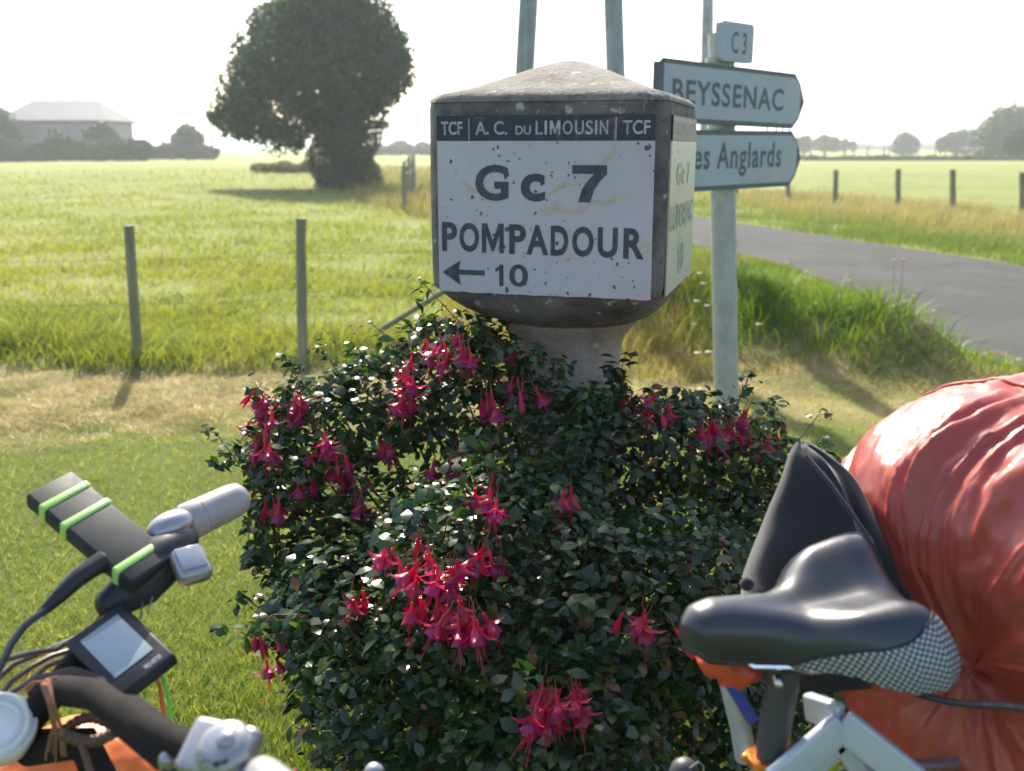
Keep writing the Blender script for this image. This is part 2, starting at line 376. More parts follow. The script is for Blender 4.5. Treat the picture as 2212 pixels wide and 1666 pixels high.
def clumped(x, y, s, thr=.35):
    return rng.uniform(0, 1, len(x)) < np.clip(fnoise(x, y, s) + fnoise(x, y, s * 2.7, 3) * .5 - thr, .08, 1)
def to3(x, y): return np.stack([x, y, H(x, y) - .004], 1)

def pick(x, y, m): return x[m], y[m]
# mown lawn round the milestone
x, y = scatter(430000, 1.0, 7.0, .90)
m = ~on_road(x, y, .02) & (y + .5 * fnoise(x, y, 2.2) < 6.6); x, y = pick(x, y, m); N = len(x)
drier = np.clip((y - 4.3) / 1.2, 0, 1) * .8 + .25 * fnoise(x, y, 3.1)
t = np.clip(rng.uniform(0, 1, N) * .6 + drier * .55, 0, 1)
c = lerp((.105, .165, .024), (.27, .27, .070), t); yl = rng.uniform(0, 1, N) < .12; c[yl] = (.42, .38, .15)
blades('lawn_grass', to3(x, y), rng.uniform(.018, .052, N) * (1 + .5 * (rng.uniform(0, 1, N) < .05)), rng.uniform(.0016, .0030, N) * (1 + .18 * y), c, .5, .6, seg=1)
# longer tufts around the foot of the bush
x = rng.normal(.1, .62, 9000); y = rng.normal(2.1, .55, 9000); m = ((x - .1) ** 2 + (y - 2.2) ** 2 > .35 ** 2); x, y = pick(x, y, m); N = len(x)
blades('tufted_grass', to3(x, y), rng.uniform(.04, .11, N), rng.uniform(.0022, .0042, N), lerp((.06, .12, .015), (.16, .22, .04), rng.uniform(0, 1, N)), .4, .6)
# dry raked grass along the left fence and on the right
x, y = scatter(230000, 4.7, 7.3, .78, 1); m = (y + 1.5 * (fnoise(x, y, 1.3) - .5) + .8 * (fnoise(x, y, 4.1, 2) - .5) + .35 * rng.normal(0, 1, len(x)) > 5.35) & ~on_road(x, y, -.25) & ((x < .4) | ((y > 5.9) & (x > 1.0))) & clumped(x, y, 2.3, .40); x, y = pick(x, y, m); N = len(x)
P = to3(x, y); P[:, 2] += rng.uniform(0, .02, N)
blades('dry_cut_grass', P, rng.uniform(.010, .028, N), rng.uniform(.0020, .0040, N), lerp((.30, .22, .09), (.62, .49, .26), rng.uniform(0, 1, N)), 2.2, .6, seg=2, mat_=MAT['straw'])
# long meadow grass, left field
x, y = scatter(290000, 6.3, 60, .88); m = (y > 6.45 + .75 * fnoise(x, y, 2.3) * fnoise(x, y, 7.1, 2) + .25 * rng.uniform(0, 1, len(x)) ** 2) & (x < road_x(y, NEAR) - .5) & (x < np.where(y < 14, -.2, 9)) ; x, y = pick(x, y, m)
m = clumped(x, y, 1.5, .12); x, y = pick(x, y, m); N = len(x); t = np.clip(rng.uniform(0, 1, N) * .7 + fnoise(x, y, .5) * .4, 0, 1)
hh = rng.uniform(.04, .12, N) * (.55 + .9 * fnoise(x, y, 3.7, 1)) * (1 + 1.0 * np.exp(-((y - 7.1) / .5) ** 2)) * (.8 + .5 * fnoise(x, y, .9))
blades('meadow_grass', to3(x, y), hh, .0028 + .0011 * y * rng.uniform(.6, 1.2, N), lerp((.130, .180, .028), (.275, .275, .062), t), .6, .7, seg=2)
# unmown verge between the lawn and the road
x = rng.uniform(-.6, 3.7, 90000); y = rng.uniform(5.9, 17, 90000); y = 5.9 + (y - 5.9) ** 1.0
m = (x < road_x(y, NEAR) + .05 * rng.normal(0, 1, len(x))) & (x + (y - 6.6) * .9 > .0) & (y > 6.5 - .25 * np.abs(x - 1.6)) & clumped(x, y, 2.2, .2); x, y = pick(x, y, m); N = len(x)
dry = np.clip(fnoise(x, y, 1.4) * 1.1 - .25 + np.where((x > 1.0) & (x < 2.3) & (y < 7.2), .35, 0) + np.where(x < 1.3, .3, 0), 0, 1)
t = np.clip(rng.uniform(-.25, .35, N) + dry, 0, 1)
hh = rng.uniform(.07, .22, N) * np.where(x < 1.4, 1.7, 1.0) * np.clip((road_x(y, NEAR) - x) / .6 + .35, .3, 1) * np.where(y < 7.0, .6, 1)
blades('verge_grass', to3(x, y), hh, rng.uniform(.004, .008, N) * (1 + .02 * y), lerp((.09, .16, .018), (.25, .20, .08), t), .4, .8, seg=2)
# long green tufts along the bank
q = rng.uniform(0, 1, 16000); x = 1.1 + 1.55 * q + rng.normal(0, .22, 16000); y = 8.55 - 1.75 * q + rng.normal(0, .25, 16000); m = clumped(x, y, 4.1, .45) & (x < road_x(y, NEAR) - .1); x, y = pick(x, y, m); N = len(x)
blades('bank_grass', to3(x, y), rng.uniform(.12, .34, N), rng.uniform(.005, .010, N), lerp((.07, .14, .014), (.16, .22, .035), rng.uniform(0, 1, N)), .45, .9, seg=2)
# broad bright weeds at the road edge
x = rng.uniform(2.2, 3.6, 2600); y = rng.uniform(6.7, 10.2, 2600); m = (np.abs(x - road_x(y, NEAR) + .28) < .26); x, y = pick(x, y, m); N = len(x)
blades('roadside_weeds', to3(x, y), rng.uniform(.06, .17, N), rng.uniform(.010, .020, N), lerp((.10, .20, .02), (.20, .30, .04), rng.uniform(0, 1, N)), .5, .9, seg=2)
# far verge beyond the road: green by the road, brown seed heads by the fence
x, y = scatter(270000, 11.5, 34, .72); xr = road_x(y, FAR); m = (x > xr + .05 * rng.normal(0, 1, len(x))) & (x < xr + 8) & clumped(x, y, 1.1, .12); x, y = pick(x, y, m); N = len(x)
d_ = (x - road_x(y, FAR)); t = np.clip((d_ - 1.2) / 2.2 + rng.uniform(-.35, .35, N), 0, 1)
blades('far_verge_grass', to3(x, y), rng.uniform(.10, .26, N) * (.6 + .9 * np.clip(d_ / 3, 0, 1)), .003 + .00055 * y * rng.uniform(.5, 1, N), lerp((.11, .16, .03), (.25, .215, .115), t), .35, .8, seg=2)
# tall brown grasses along the hedge line beyond the tree
x, y = scatter(60000, 15, 75, .5); m = (x < road_x(y, NEAR) - 1.0) & (x > road_x(y, NEAR) - 1.0 - .105 * y - 1.4 * fnoise(x, y, .9) * rng.uniform(0, 1, len(x))); x, y = pick(x, y, m); N = len(x)
blades('tall_dry_grass', to3(x, y), rng.uniform(.25, .6, N), .005 + .0007 * y, lerp((.14, .14, .06), (.25, .20, .12), rng.uniform(0, 1, N)), .3, .8, seg=2)

# ------------------------------------------------------------------ foliage helpers
def leaf_quads(P, Nrm, size, aspect=.55, curl=.25):
    """pointed folded leaves: 6 verts, 4 tris each"""
    N = len(P); r = rng.normal(0, 1, (N, 3)); a = np.cross(Nrm, r); a /= np.linalg.norm(a, axis=1)[:, None] + 1e-9; b = np.cross(Nrm, a)
    a = a * size[:, None]; b = b * (size * aspect)[:, None] * .5; n = Nrm * (size * curl)[:, None]
    vs = [P - a * .5, P - a * .05 + b - n * .25 + n * .3, P - a * .05 + n * .05, P - a * .05 - b + n * .05, P + a * .5 - n * .35, P + a * .2 + b * .75]
    vs = [P - a * .5, P - a * .1 + b + n * .2, P + a * .2 + b * .8 + n * .15, P + a * .5 - n * .4, P + a * .2 - b * .8 + n * .15, P - a * .1 - b + n * .2]
    VV = np.stack(vs, 1).reshape(-1, 3); k = np.arange(N) * 6
    T = np.stack([np.stack([k, k + 1, k + 5], 1), np.stack([k + 1, k + 2, k + 4], 1), np.stack([k + 1, k + 4, k + 5], 1), np.stack([k + 2, k + 3, k + 4], 1)], 1).reshape(-1, 3)
    return VV, T
def card_leaves(P, Nrm, size):
    N = len(P); r = rng.normal(0, 1, (N, 3)); a = np.cross(Nrm, r); a /= np.linalg.norm(a, axis=1)[:, None] + 1e-9; b = np.cross(Nrm, a)
    a = a * size[:, None]; b = b * (size * .6)[:, None]; VV = np.stack([P - a * .5, P + b * .5, P + a * .5, P - b * .5], 1).reshape(-1, 3); k = np.arange(N) * 4
    return VV, np.stack([np.stack([k, k + 1, k + 2], 1), np.stack([k, k + 2, k + 3], 1)], 1).reshape(-1, 3)
def in_blobs(blobs, n, shell=.55):
    """random points in the outer part of ellipsoids, with outward directions; blobs: (cx,cy,cz,rx,ry,rz)"""
    B = np.array(blobs); vol = B[:, 3] * B[:, 4] * B[:, 5]; pr = (vol ** .72); pr /= pr.sum(); i = rng.choice(len(B), n, p=pr)
    d = rng.normal(0, 1, (n, 3)); d /= np.linalg.norm(d, axis=1)[:, None]; r = 1 - shell * rng.uniform(0, 1, n) ** 1.6
    r *= 1 + .10 * np.sin(d[:, 0] * 9 + i) * np.sin(d[:, 2] * 8 + i * 2) + .06 * rng.normal(0, 1, n)
    return B[i, :3] + d * B[i, 3:] * r[:, None], d
def tree(name, label, Y, blobs_px, trunk_px, nleaf, lsize, cols, group=None, trunk_r=.3, ivy=0, limbs=True, baseY=None, bark='bark'):
    """blobs (x, y, r) as seen from the road; the crown is as deep as it is wide"""
    k = Y / FPX; blobs = []
    for bx, by, br in blobs_px:
        p = at(bx, by, Y + random.uniform(-.5, .5) * br * k * 1.2); blobs.append((p.x, p.y, p.z, br * k * random.uniform(.95, 1.08), br * k * 1.1, br * k * random.uniform(.9, 1.05)))
    top = at(trunk_px[0], trunk_px[1], Y); z0 = float(H(top.x, Y)); base = Vector((top.x, Y, z0)); t = thing(name, label, 'tree', base, group)
    if limbs:
        for q in list(blobs):
            for j in range(4):
                a = random.uniform(0, 6.28); e = random.uniform(-.6, .6); rr = q[3] * random.uniform(.18, .36); blobs.append((q[0] + q[3] * math.cos(a) * math.cos(e), q[1] + q[4] * .6 * math.sin(e), q[2] + q[5] * math.sin(a) * math.cos(e), rr, rr, rr * .8))
        blobs = [q for q in blobs if q[2] - q[5] > z0 + 1.15]
    P, D = in_blobs(blobs, nleaf); ok = P[:, 2] > z0 + .1; P, D = P[ok], D[ok]; n = len(P)
    Nn = D * .5 + rng.normal(0, .6, (n, 3)); Nn[:, 2] += .3; Nn /= np.linalg.norm(Nn, axis=1)[:, None]
    VV, T = card_leaves(P, Nn, rng.uniform(.6, 1.3, n) * lsize); c = lerp(cols[0], cols[1], np.clip(rng.uniform(0, 1, n) * .7 + .3 * fnoise(P[:, 0], P[:, 2], 2.5 / (lsize * 8)), 0, 1))
    tri_mesh('crown', VV, T, MAT['treeleaf'], np.repeat(c, 4, 0), t, kind='stuff')
    g = Geo(); g.tube([base - V(0, 0, .2), base + (top - base) * .35 + V(trunk_r * .15, 0, 0), top, top + V(0, 0, (top.z - z0) * .6)], [trunk_r * 1.25, trunk_r, trunk_r * .8, trunk_r * .35], 14)
    obj('trunk', g, MAT[bark], t)
    if limbs:
        for b in blobs[:7]:
            e = Vector(b[:3]); s = base + (top - base) * random.uniform(.75, 1.1); g = Geo(); mid = (s + e) / 2 + V(0, 0, .15 * (e - s).length)
            g.tube([s, mid, e], [trunk_r * .4, trunk_r * .25, trunk_r * .1], 8); obj('limb', g, MAT[bark], t)
    if ivy:
        n = ivy; zz = rng.uniform(0, 1.15, n); an = rng.uniform(0, 2 * PI, n); rr = trunk_r * (1.45 + .5 * rng.uniform(0, 1, n) + .35 * np.sin(an * 3 + zz * 7))
        P = np.stack([base.x + np.cos(an) * rr, base.y + np.sin(an) * rr, z0 + zz * (top.z - z0)], 1); D = np.stack([np.cos(an), np.sin(an), .3 + 0 * an], 1); D += rng.normal(0, .5, (n, 3)); D /= np.linalg.norm(D, axis=1)[:, None]
        VV, T = card_leaves(P, D, rng.uniform(.5, 1, n) * lsize * .8); tri_mesh('ivy', VV, T, MAT['treeleaf'], np.repeat(lerp((.03, .045, .015), (.06, .09, .03), rng.uniform(0, 1, n)), 4, 0), t)
    return t

# ------------------------------------------------------------------ background: house, hedges, trees
big = [(700, 60, 110), (760, 20, 80), (640, 120, 110), (730, 150, 120), (800, 150, 85), (560, 130, 62), (530, 190, 55), (510, 240, 52), (590, 230, 95), (680, 240, 105), (830, 110, 58), (840, 165, 46), (600, 60, 55), (690, -10, 75), (770, 240, 60), (560, 268, 42), (640, 268, 42), (745, 278, 44), (820, 205, 40), (498, 262, 40), (850, 140, 38), (800, 70, 60), (600, 284, 26), (650, 20, 60)]
tree('tall_tree', 'large dark leafy tree with ivy on its thick trunk in the left field', 36.7, big, (742, 300), 46000, .19, ((.018, .050, .028), (.055, .115, .055)), trunk_r=.62, ivy=9000)
tree('small_tree', 'small round tree at the right end of the garden hedge', 118, [(405, 290, 22), (385, 302, 16), (425, 300, 16)], (405, 318), 2500, .45, ((.03, .05, .02), (.08, .11, .04)), trunk_r=.22, limbs=False)
tree('garden_tree', 'dark bushy tree to the left of the house', 104, [(0, 272, 34), (22, 292, 24), (-30, 262, 40), (15, 304, 20), (-70, 270, 40)], (5, 312), 4500, .5, ((.03, .045, .03), (.06, .08, .05)), trunk_r=.3, limbs=False)
tree('garden_tree', 'rounded bush-like tree hiding the right corner of the house', 106, [(222, 290, 24), (205, 300, 22), (240, 303, 18)], (222, 322), 3500, .45, ((.03, .045, .03), (.06, .085, .05)), trunk_r=.2, limbs=False)

def row_hedge(name, label, x0, x1, Y, hgt, depth, n, lsize, cols, wob=.3, cat='hedge'):
    a = at(x0, 330, Y).x; b = at(x1, 330, Y).x; t = thing(name, label, cat, ((a + b) / 2, Y, 0))
    blobs = []; cnt = max(4, int((b - a) / (hgt * .9)))
    for i in range(cnt + 1):
        px = a + (b - a) * i / cnt; hh = hgt * random.uniform(1 - wob, 1 + wob * .5); blobs.append((px, Y + random.uniform(-.2, .2) * depth, float(H(px, Y)) + hh * .5, hgt * random.uniform(.7, 1), depth * .6, hh * .55))
    P, D = in_blobs(blobs, n, .4); ok = P[:, 2] > float(H(a, Y)) ; P, D = P[ok], D[ok]; k = len(P); Nn = D * .6 + rng.normal(0, .5, (k, 3)); Nn /= np.linalg.norm(Nn, axis=1)[:, None]
    VV, T = card_leaves(P, Nn, rng.uniform(.6, 1.3, k) * lsize); tri_mesh('foliage', VV, T, MAT['treeleaf'], np.repeat(lerp(cols[0], cols[1], rng.uniform(0, 1, k)), 4, 0), t)
    g = Geo()
    for q in blobs[::2]: g.tube([(q[0], q[1], -.05), (q[0] + .1, q[1], q[2])], [.06, .03], 6)
    obj('stems', g, MAT['bark'], t, kind='stuff'); return t
row_hedge('garden_hedge', 'long dark hedge in front of the house at the far end of the field', -90, 300, 100, 2.1, 1.6, 16000, .42, ((.035, .055, .035), (.07, .095, .05)))
row_hedge('garden_hedge', 'lower bushy hedge running from the house to the small round tree', 300, 440, 116, 1.9, 1.6, 6000, .42, ((.035, .05, .035), (.07, .085, .05)))
row_hedge('scrub_row', 'low brown scrub beyond the left side of the large tree', 560, 690, 52, .6, 1.0, 4000, .14, ((.14, .125, .07), (.22, .19, .11)), cat='scrub')
row_hedge('scrub_row', 'low dark scrub along the foot of the distant fence on the right', 1735, 2260, 116, .55, 1.2, 9000, .26, ((.05, .06, .03), (.10, .11, .05)), cat='scrub')
row_hedge('distant_hedge', 'hazy grey-green hedge line on the right horizon', 1725, 2240, 430, 3.2, 4, 12000, .9, ((.04, .055, .04), (.07, .09, .06)))
row_hedge('distant_hedge', 'brownish hedge line on the horizon between large tree and milestone', 770, 960, 170, 2.0, 3, 6000, .5, ((.09, .085, .06), (.14, .12, .08)))

def round_tree(label, Y, blobs, tr, n, ls, r):
    base = 318 + EYE * FPX / Y
    blobs = list(blobs) + [(bx, min(base - rr * .5, by + rr * .9), rr * .95) for bx, by, rr in blobs if by + rr < base]
    return tree('distant_tree', label, Y, blobs, tr, n, ls, ((.035, .055, .03), (.075, .105, .05)), 'trees on the right horizon', trunk_r=r, limbs=False)
round_tree('large rounded tree at the right edge of the photo, tallest on the horizon', 150, [(2175, 275, 42), (2210, 262, 38), (2145, 285, 34), (2120, 300, 26), (2240, 270, 45), (2190, 250, 24), (2160, 252, 18)], (2180, 318), 9000, .6, .4)
round_tree('paler tree in front of the tall tree at the right edge', 118, [(2195, 300, 20), (2212, 290, 22), (2180, 307, 14)], (2196, 320), 3500, .4, .2)
round_tree('low wide tree just left of the tallest tree on the right', 190, [(2060, 300, 17), (2085, 298, 20), (2035, 306, 13), (2100, 304, 14)], (2066, 318), 3500, .6, .3)
round_tree('round dome-shaped tree standing alone on the right horizon', 210, [(1955, 303, 18), (1940, 309, 13), (1972, 308, 14)], (1955, 320), 3500, .6, .3)
round_tree('flat topped tree directly right of the road sign tips', 200, [(1740, 306, 13), (1725, 308, 11)], (1738, 319), 1800, .6, .2)
round_tree('wider tree second from the road sign on the horizon', 215, [(1780, 304, 14), (1800, 306, 12), (1765, 308, 10)], (1782, 319), 2600, .6, .3)
round_tree('low spreading tree third from the road sign on the horizon', 225, [(1825, 309, 10), (1842, 312, 8), (1810, 311, 9)], (1826, 319), 1800, .6, .2)

# house: hipped slate roof, pale walls
hs = 108.0; hz = thing('house', 'hazy detached house with hipped roof behind the hedge', 'house', (at(125, 330, hs).x, hs, 0))
MAT['render'] = mat('pale_render', (.30, .29, .30), .9, scale=2); MAT['slate'] = mat('grey_slate', (.07, .08, .11), .7, scale=3, vary=.25)
MAT['glass'] = mat('dark_window_glass', (.05, .06, .07), .1); MAT['paint'] = mat('painted_frame', (.5, .5, .5), .5)
xl, xr_ = at(4, 300, hs).x, at(228, 300, hs).x; ze = at(120, 264, hs).z; zr = at(120, 212, hs).z; dp = 8.0
g = Geo(); g.box(((xl + xr_) / 2, hs + dp / 2, ze / 2 - .2), (xr_ - xl, dp, ze + .4)); obj('wall', g, MAT['render'], hz, smooth=False)
g = Geo(); o_ = .45
a = [(xl - o_, hs - o_, ze), (xr_ + o_, hs - o_, ze), (xr_ + o_, hs + dp + o_, ze), (xl - o_, hs + dp + o_, ze)]; r1 = (xl + 1.9, hs + dp / 2, zr); r2 = (xr_ - 1.9, hs + dp / 2, zr)
b = [(p[0], p[1], p[2] + .18) for p in a]
g.add(a + b + [r1, r2], [(3, 2, 1, 0), (0, 1, 5, 4), (1, 2, 6, 5), (2, 3, 7, 6), (3, 0, 4, 7), (4, 5, 9, 8), (5, 6, 9), (6, 7, 8, 9), (7, 4, 8)]); roof = obj('roof', g, MAT['slate'], hz, smooth=False)
for q in (.18, .5, .82):
    wx = xl + (xr_ - xl) * q; g = Geo(); g.box((wx, hs - .03, ze - 1.15), (1.3, .12, 1.3)); wo = obj('window', g, MAT['paint'], hz, smooth=False)
    for sx in (-.3, .3):
        g = Geo(); g.box((wx + sx, hs - .1, ze - 1.15), (.5, .04, 1.1)); obj('pane', g, MAT['glass'], wo, smooth=False)

# ------------------------------------------------------------------ fences
def post_mesh(p0, p1, r, seg=10, sq=.0):
    g = Geo(); p0 = Vector(p0); p1 = Vector(p1); n = 6; pts = []; rs = []
    for i in range(n + 1):
        t = i / n; pts.append(p0.lerp(p1, t) + V(random.uniform(-.1, .1) * r, random.uniform(-.1, .1) * r, 0)); rs.append(r * random.uniform(.93, 1.05) * (1.05 - .1 * t))
    g.tube(pts, rs, seg); return g
def wire(pts, r, sag=.02):
    g = Geo(); out = []
    for a, b in zip(pts[:-1], pts[1:]):
        a = Vector(a); b = Vector(b)
        for i in range(5): t = i / 5; q = a.lerp(b, t); q.z -= sag * 4 * t * (1 - t); out.append(q)
    out.append(Vector(pts[-1])); g.tube(out, r, 5); return g
fl = thing('field_fence', 'wooden post and wire fence along the left field with a leaning brace', 'fence', (-1.45, 6.75, 0))
lp = [(-5.6, 6.7, 0, 0), (-4.1, 6.75, .02, 0), (-2.59, 6.72, 0, 0), (-1.45, 6.72, 0, 0)]
tops = []
for (x0, y0, lx, ly), tp in zip(lp, [(-40, 470), (0, 0), (278, 487), (650, 472)]):
    b = Vector((x0, y0, -.2)); t_ = at(tp[0], tp[1], y0) if tp[1] > 480 or tp[0] == 650 else Vector((x0 - .04, y0, .98))
    obj('post', post_mesh(b, t_, .036), MAT['post'], fl); tops.append(t_)
sp_ = Vector((-.22, 7.25, -.2)); st = Vector((-.25, 7.25, 1.02)); obj('post', post_mesh(sp_, st, .045), MAT['post'], fl); tops.append(st)
b0 = at(740, 764, 7.3); b1 = at(1010, 598, 7.25); obj('brace', post_mesh(b0 + (b0 - b1) * .05, b1, .022), MAT['post'], fl)
for dz in (.22, .52): obj('wire', wire([Vector((p.x, p.y - .03, p.z - dz)) for p in tops], .0016), MAT['wire'], fl)
# the field boundary going away to the tree
fb = thing('boundary_fence', 'row of small grey posts beyond the tree in brown grass', 'fence', (-3, 36, 0))
pts = []
for q in range(14):
    yy = 24 + q * 3.6; xx = -.25 - .094 * yy + random.uniform(-.2, .2); xx = float(xx)
    zt = 1.02 + random.uniform(-.06, .06); obj('post', post_mesh((xx, yy, -.2), (xx + random.uniform(-.05, .05), yy, zt), .06, 8), MAT['post'], fb); pts.append((xx, yy - .06, zt - .15))
obj('wire', wire(pts, .006), MAT['wire'], fb)
# roadside fence on the right
fr = thing('roadside_fence', 'weathered post and wire fence in long grass beyond the road', 'fence', (9.7, 25, 0)); tops = []
for x_, yt, yb, Yp in ((1590, 372, 428, 30.0), (1703, 371, 434, 28.2), (1805, 367, 440, 26.6), (1940, 366, 452, 25.2), (2060, 366, 455, 24.3), (2212, 372, 465, 22.6), (2380, 372, 480, 20.6)):
    b = at(x_, yb, Yp); b.z = -.2; t_ = at(x_ + random.uniform(-3, 3), yt, Yp); obj('post', post_mesh(b, t_, .072, 9), MAT['post'], fr); tops.append(t_)
for dz in (.1, .42): obj('wire', wire([Vector((p.x, p.y - .08, p.z - dz)) for p in tops], .005, .03), MAT['wire'], fr)
ff = thing('distant_fence', 'row of thin distant posts along the far edge of the right field', 'fence', (55, 128, 0)); tops = []
for zx in (890, 957, 1010, 1087, 1202, 1255, 1332, 1425, 1455, 1583, 1715, 1775, 1850, 1983, 2120, 2235):
    dx = (1600 + zx / 2.23) * .8534; Yp = 128 + random.uniform(-3, 3); t_ = at(dx, 317 + random.uniform(-2, 2), Yp)
    obj('post', post_mesh((t_.x, Yp, -.2), t_, .10, 6), MAT['post'], ff); tops.append(Vector((t_.x, t_.y, t_.z - .2)))
obj('wire', wire(tops, .012, .03), MAT['wire'], ff)

# ------------------------------------------------------------------ telegraph poles
tw = thing('twin_pole', 'pair of leaning grey utility poles joined into an A behind the milestone', 'utility pole', (.6, 11, 0))
apex = Vector((.70, 11, 10.6))
for (tx, bx) in ((1142, 1133), (1325, 1330)):
    p_hi = at(tx, 0, 11); p_lo = at(bx, 162, 11); d = (p_hi - p_lo) / (p_hi.z - p_lo.z); b = p_lo - d * (p_lo.z + .3); t_ = p_hi + d * (8.3 - p_hi.z)
    g = Geo(); g.tube([b, b.lerp(t_, .5), t_], [.105, .098, .08], 16); obj('pole', g, MAT['pole'], tw)
g = Geo(); 
pa = [at(1142, 0, 11) , at(1325, 0, 11)]
g.tube([(.05, 11, 6.2), (1.15, 11, 6.2)], .035, 8); obj('crossbar', g, MAT['galv'], tw)
g = Geo(); g.box((.62, 11, 8.2), (1.6, .1, .1)); ca = obj('crossarm', g, MAT['galv'], tw, smooth=False)
for sx in (-.65, 0, .65):
    g = Geo(); g.tube([(.62 + sx, 11, 8.25), (.62 + sx, 11, 8.32), (.62 + sx, 11, 8.45)], [.03, .055, .03], 10); obj('insulator', g, MAT['glass'], ca)
t2 = thing('utility_pole', 'single slim utility pole rising behind the road sign', 'utility pole', (7, 36, 0))
pb = at(1524, 400, 36); ph = at(1529, 0, 36); d = (ph - pb) / (ph.z - pb.z); b = pb - d * (pb.z + .3); t_ = ph + d * (9 - ph.z)
g = Geo(); g.tube([b, b.lerp(t_, .5), t_], [.23, .22, .17], 14); obj('pole', g, MAT['pole'], t2)
g = Geo(); g.box((t_.x, 36, 8.6), (1.4, .12, .12)); obj('crossarm', g, MAT['galv'], t2, smooth=False)
# ------------------------------------------------------------------ lettering
def letters(name, s, mt, origin, ux, uz, box, parent, bold=.0, cols=1.0, thick=.0008):
    """s fitted into box (x0, x1, z0, z1) on the plane origin + x*ux + z*uz, raised by thick along the outward normal"""
    cu = bpy.data.curves.new('text', 'FONT'); cu.body = s; cu.offset = bold; cu.size = 1; cu.resolution_u = 4; cu.space_character = cols
    to = bpy.data.objects.new('text', cu); COL.objects.link(to); dg = bpy.context.evaluated_depsgraph_get(); me = bpy.data.meshes.new_from_object(to.evaluated_get(dg))
    bpy.data.objects.remove(to); xs = [v.co.x for v in me.vertices]; ys = [v.co.y for v in me.vertices]; a, b, c, d = min(xs), max(xs), min(ys), max(ys)
    ux = Vector(ux).normalized(); uz = Vector(uz).normalized(); nn = ux.cross(uz).normalized(); origin = Vector(origin)
    for v in me.vertices:
        u = box[0] + (v.co.x - a) / (b - a) * (box[1] - box[0]); q = box[2] + (v.co.y - c) / (d - c) * (box[3] - box[2]); v.co = origin + ux * u + uz * q + nn * thick
    me.materials.clear(); me.materials.append(mt); me.name = name
    o = bpy.data.objects.new(name, me); COL.objects.link(o); o.parent = parent
    if parent: 
        r = parent
        off = r.location if not r.parent else r.parent.location * 0
        o.matrix_parent_inverse = Matrix.Translation(-parent.location) if not parent.parent else Matrix.Identity(4)
    return o

# ------------------------------------------------------------------ milestone
TH = math.radians(-17)                                 # the head is turned so that its right flank shows
MC = Vector((.140, 2.47, 0)); HA = .269
Rm = Matrix.Rotation(TH, 3, 'Z')
ms = thing('milestone', 'square concrete milestone head on a round column, enamel plates naming POMPADOUR', 'milestone', MC)
def ring(z, a, rc, n=48):
    """squircle ring; rc 1 = circle, small = sharp square"""
    out = []
    for i in range(n):
        t = 2 * PI * (i + .5) / n; c, s = math.cos(t), math.sin(t); e = 2 / rc if rc < 1 else 2
        rr = (abs(c) ** e + abs(s) ** e) ** (-1 / e); out.append(MC + Rm @ Vector((c * rr * a, s * rr * a, 0)) + V(0, 0, z))
    return out
zt, zb = 1.595, 1.180
hd = Geo(); hd.rings([ring(1.085, .150, 1), ring(1.092, .182, .98), ring(1.103, .210, .85), ring(1.124, .235, .6), ring(1.148, .251, .38), ring(zb, HA - .001, .2), ring(zb + .02, HA, .13), ring(zb + .05, HA, .10), ring((zt + zb) / 2, HA + .001, .10), ring(zt - .01, HA, .10), ring(zt + .0, HA - .002, .10)], cap=False)
obj('head', hd, MAT['stone_head'], ms, angle=50)
rf = Geo(); rf.rings([ring(zt, HA - .004, .10), ring(zt + .001, HA + .001, .11), ring(zt + .008, HA - .001, .12), ring(zt + .019, HA - .012, .12), ring(zt + .034, .205, .2), ring(zt + .060, .14, .35), ring(zt + .083, .085, .5), ring(zt + .100, .035, .8), ring(zt + .104, .008, 1)])
obj('roof', rf, MAT['stone_roof'], ms, angle=60)
cg = Geo(); cg.rings([ring(-.1, .165, 1), ring(.3, .155, 1), ring(.7, .142, 1), ring(.92, .135, 1), ring(1.00, .134, 1), ring(1.03, .139, 1), ring(1.055, .152, 1), ring(1.075, .170, 1), ring(1.088, .182, 1), ring(1.093, .16, 1)])
obj('column', cg, MAT['stone_column'], ms, angle=40)
fx = Rm @ V(1, 0, 0); fn = Rm @ V(0, -1, 0); up = V(0, 0, 1); f0 = MC + fn * (HA + .001)
sx_ = Rm @ V(0, 1, 0); sn = Rm @ V(1, 0, 0); s0 = MC + sn * (HA + .001)
def plate(name, o, ux, nn, x0, x1, z0, z1, mt, th=.004, rag=0):
    g = Geo(); n = 24; pts = []
    for i in range(n): pts.append((x0 + (x1 - x0) * i / n, z0 + random.uniform(-1, 1) * rag))
    for i in range(6): pts.append((x1 + random.uniform(-1, 1) * rag, z0 + (z1 - z0) * i / 6))
    for i in range(n): pts.append((x1 - (x1 - x0) * i / n, z1))
    for i in range(6): pts.append((x0, z1 - (z1 - z0) * i / 6))
    g.disc_plate([o + ux * a + up * b for a, b in pts], nn * th); return obj(name, g, mt, ms, smooth=False)
ztb, zbb = 1.563, 1.514         # header band
pw = plate('front_plate', f0, fx, fn, -.237, .249, zb - .002, zbb - .001, MAT['enamel_white'], rag=.0012)
hb_ = plate('header_band', f0, fx, fn, -.237, .249, zbb, ztb + .004, MAT['enamel_navy'])
sw = plate('side_plate', s0, sx_, sn, -.205, .232, zb - .002, zbb - .001, MAT['enamel_side'], rag=.001)
sb_ = plate('side_band', s0, sx_, sn, -.19, .225, zbb, ztb + .004, MAT['enamel_navy'])
fo = f0 + fn * .0042; so = s0 + sn * .0042
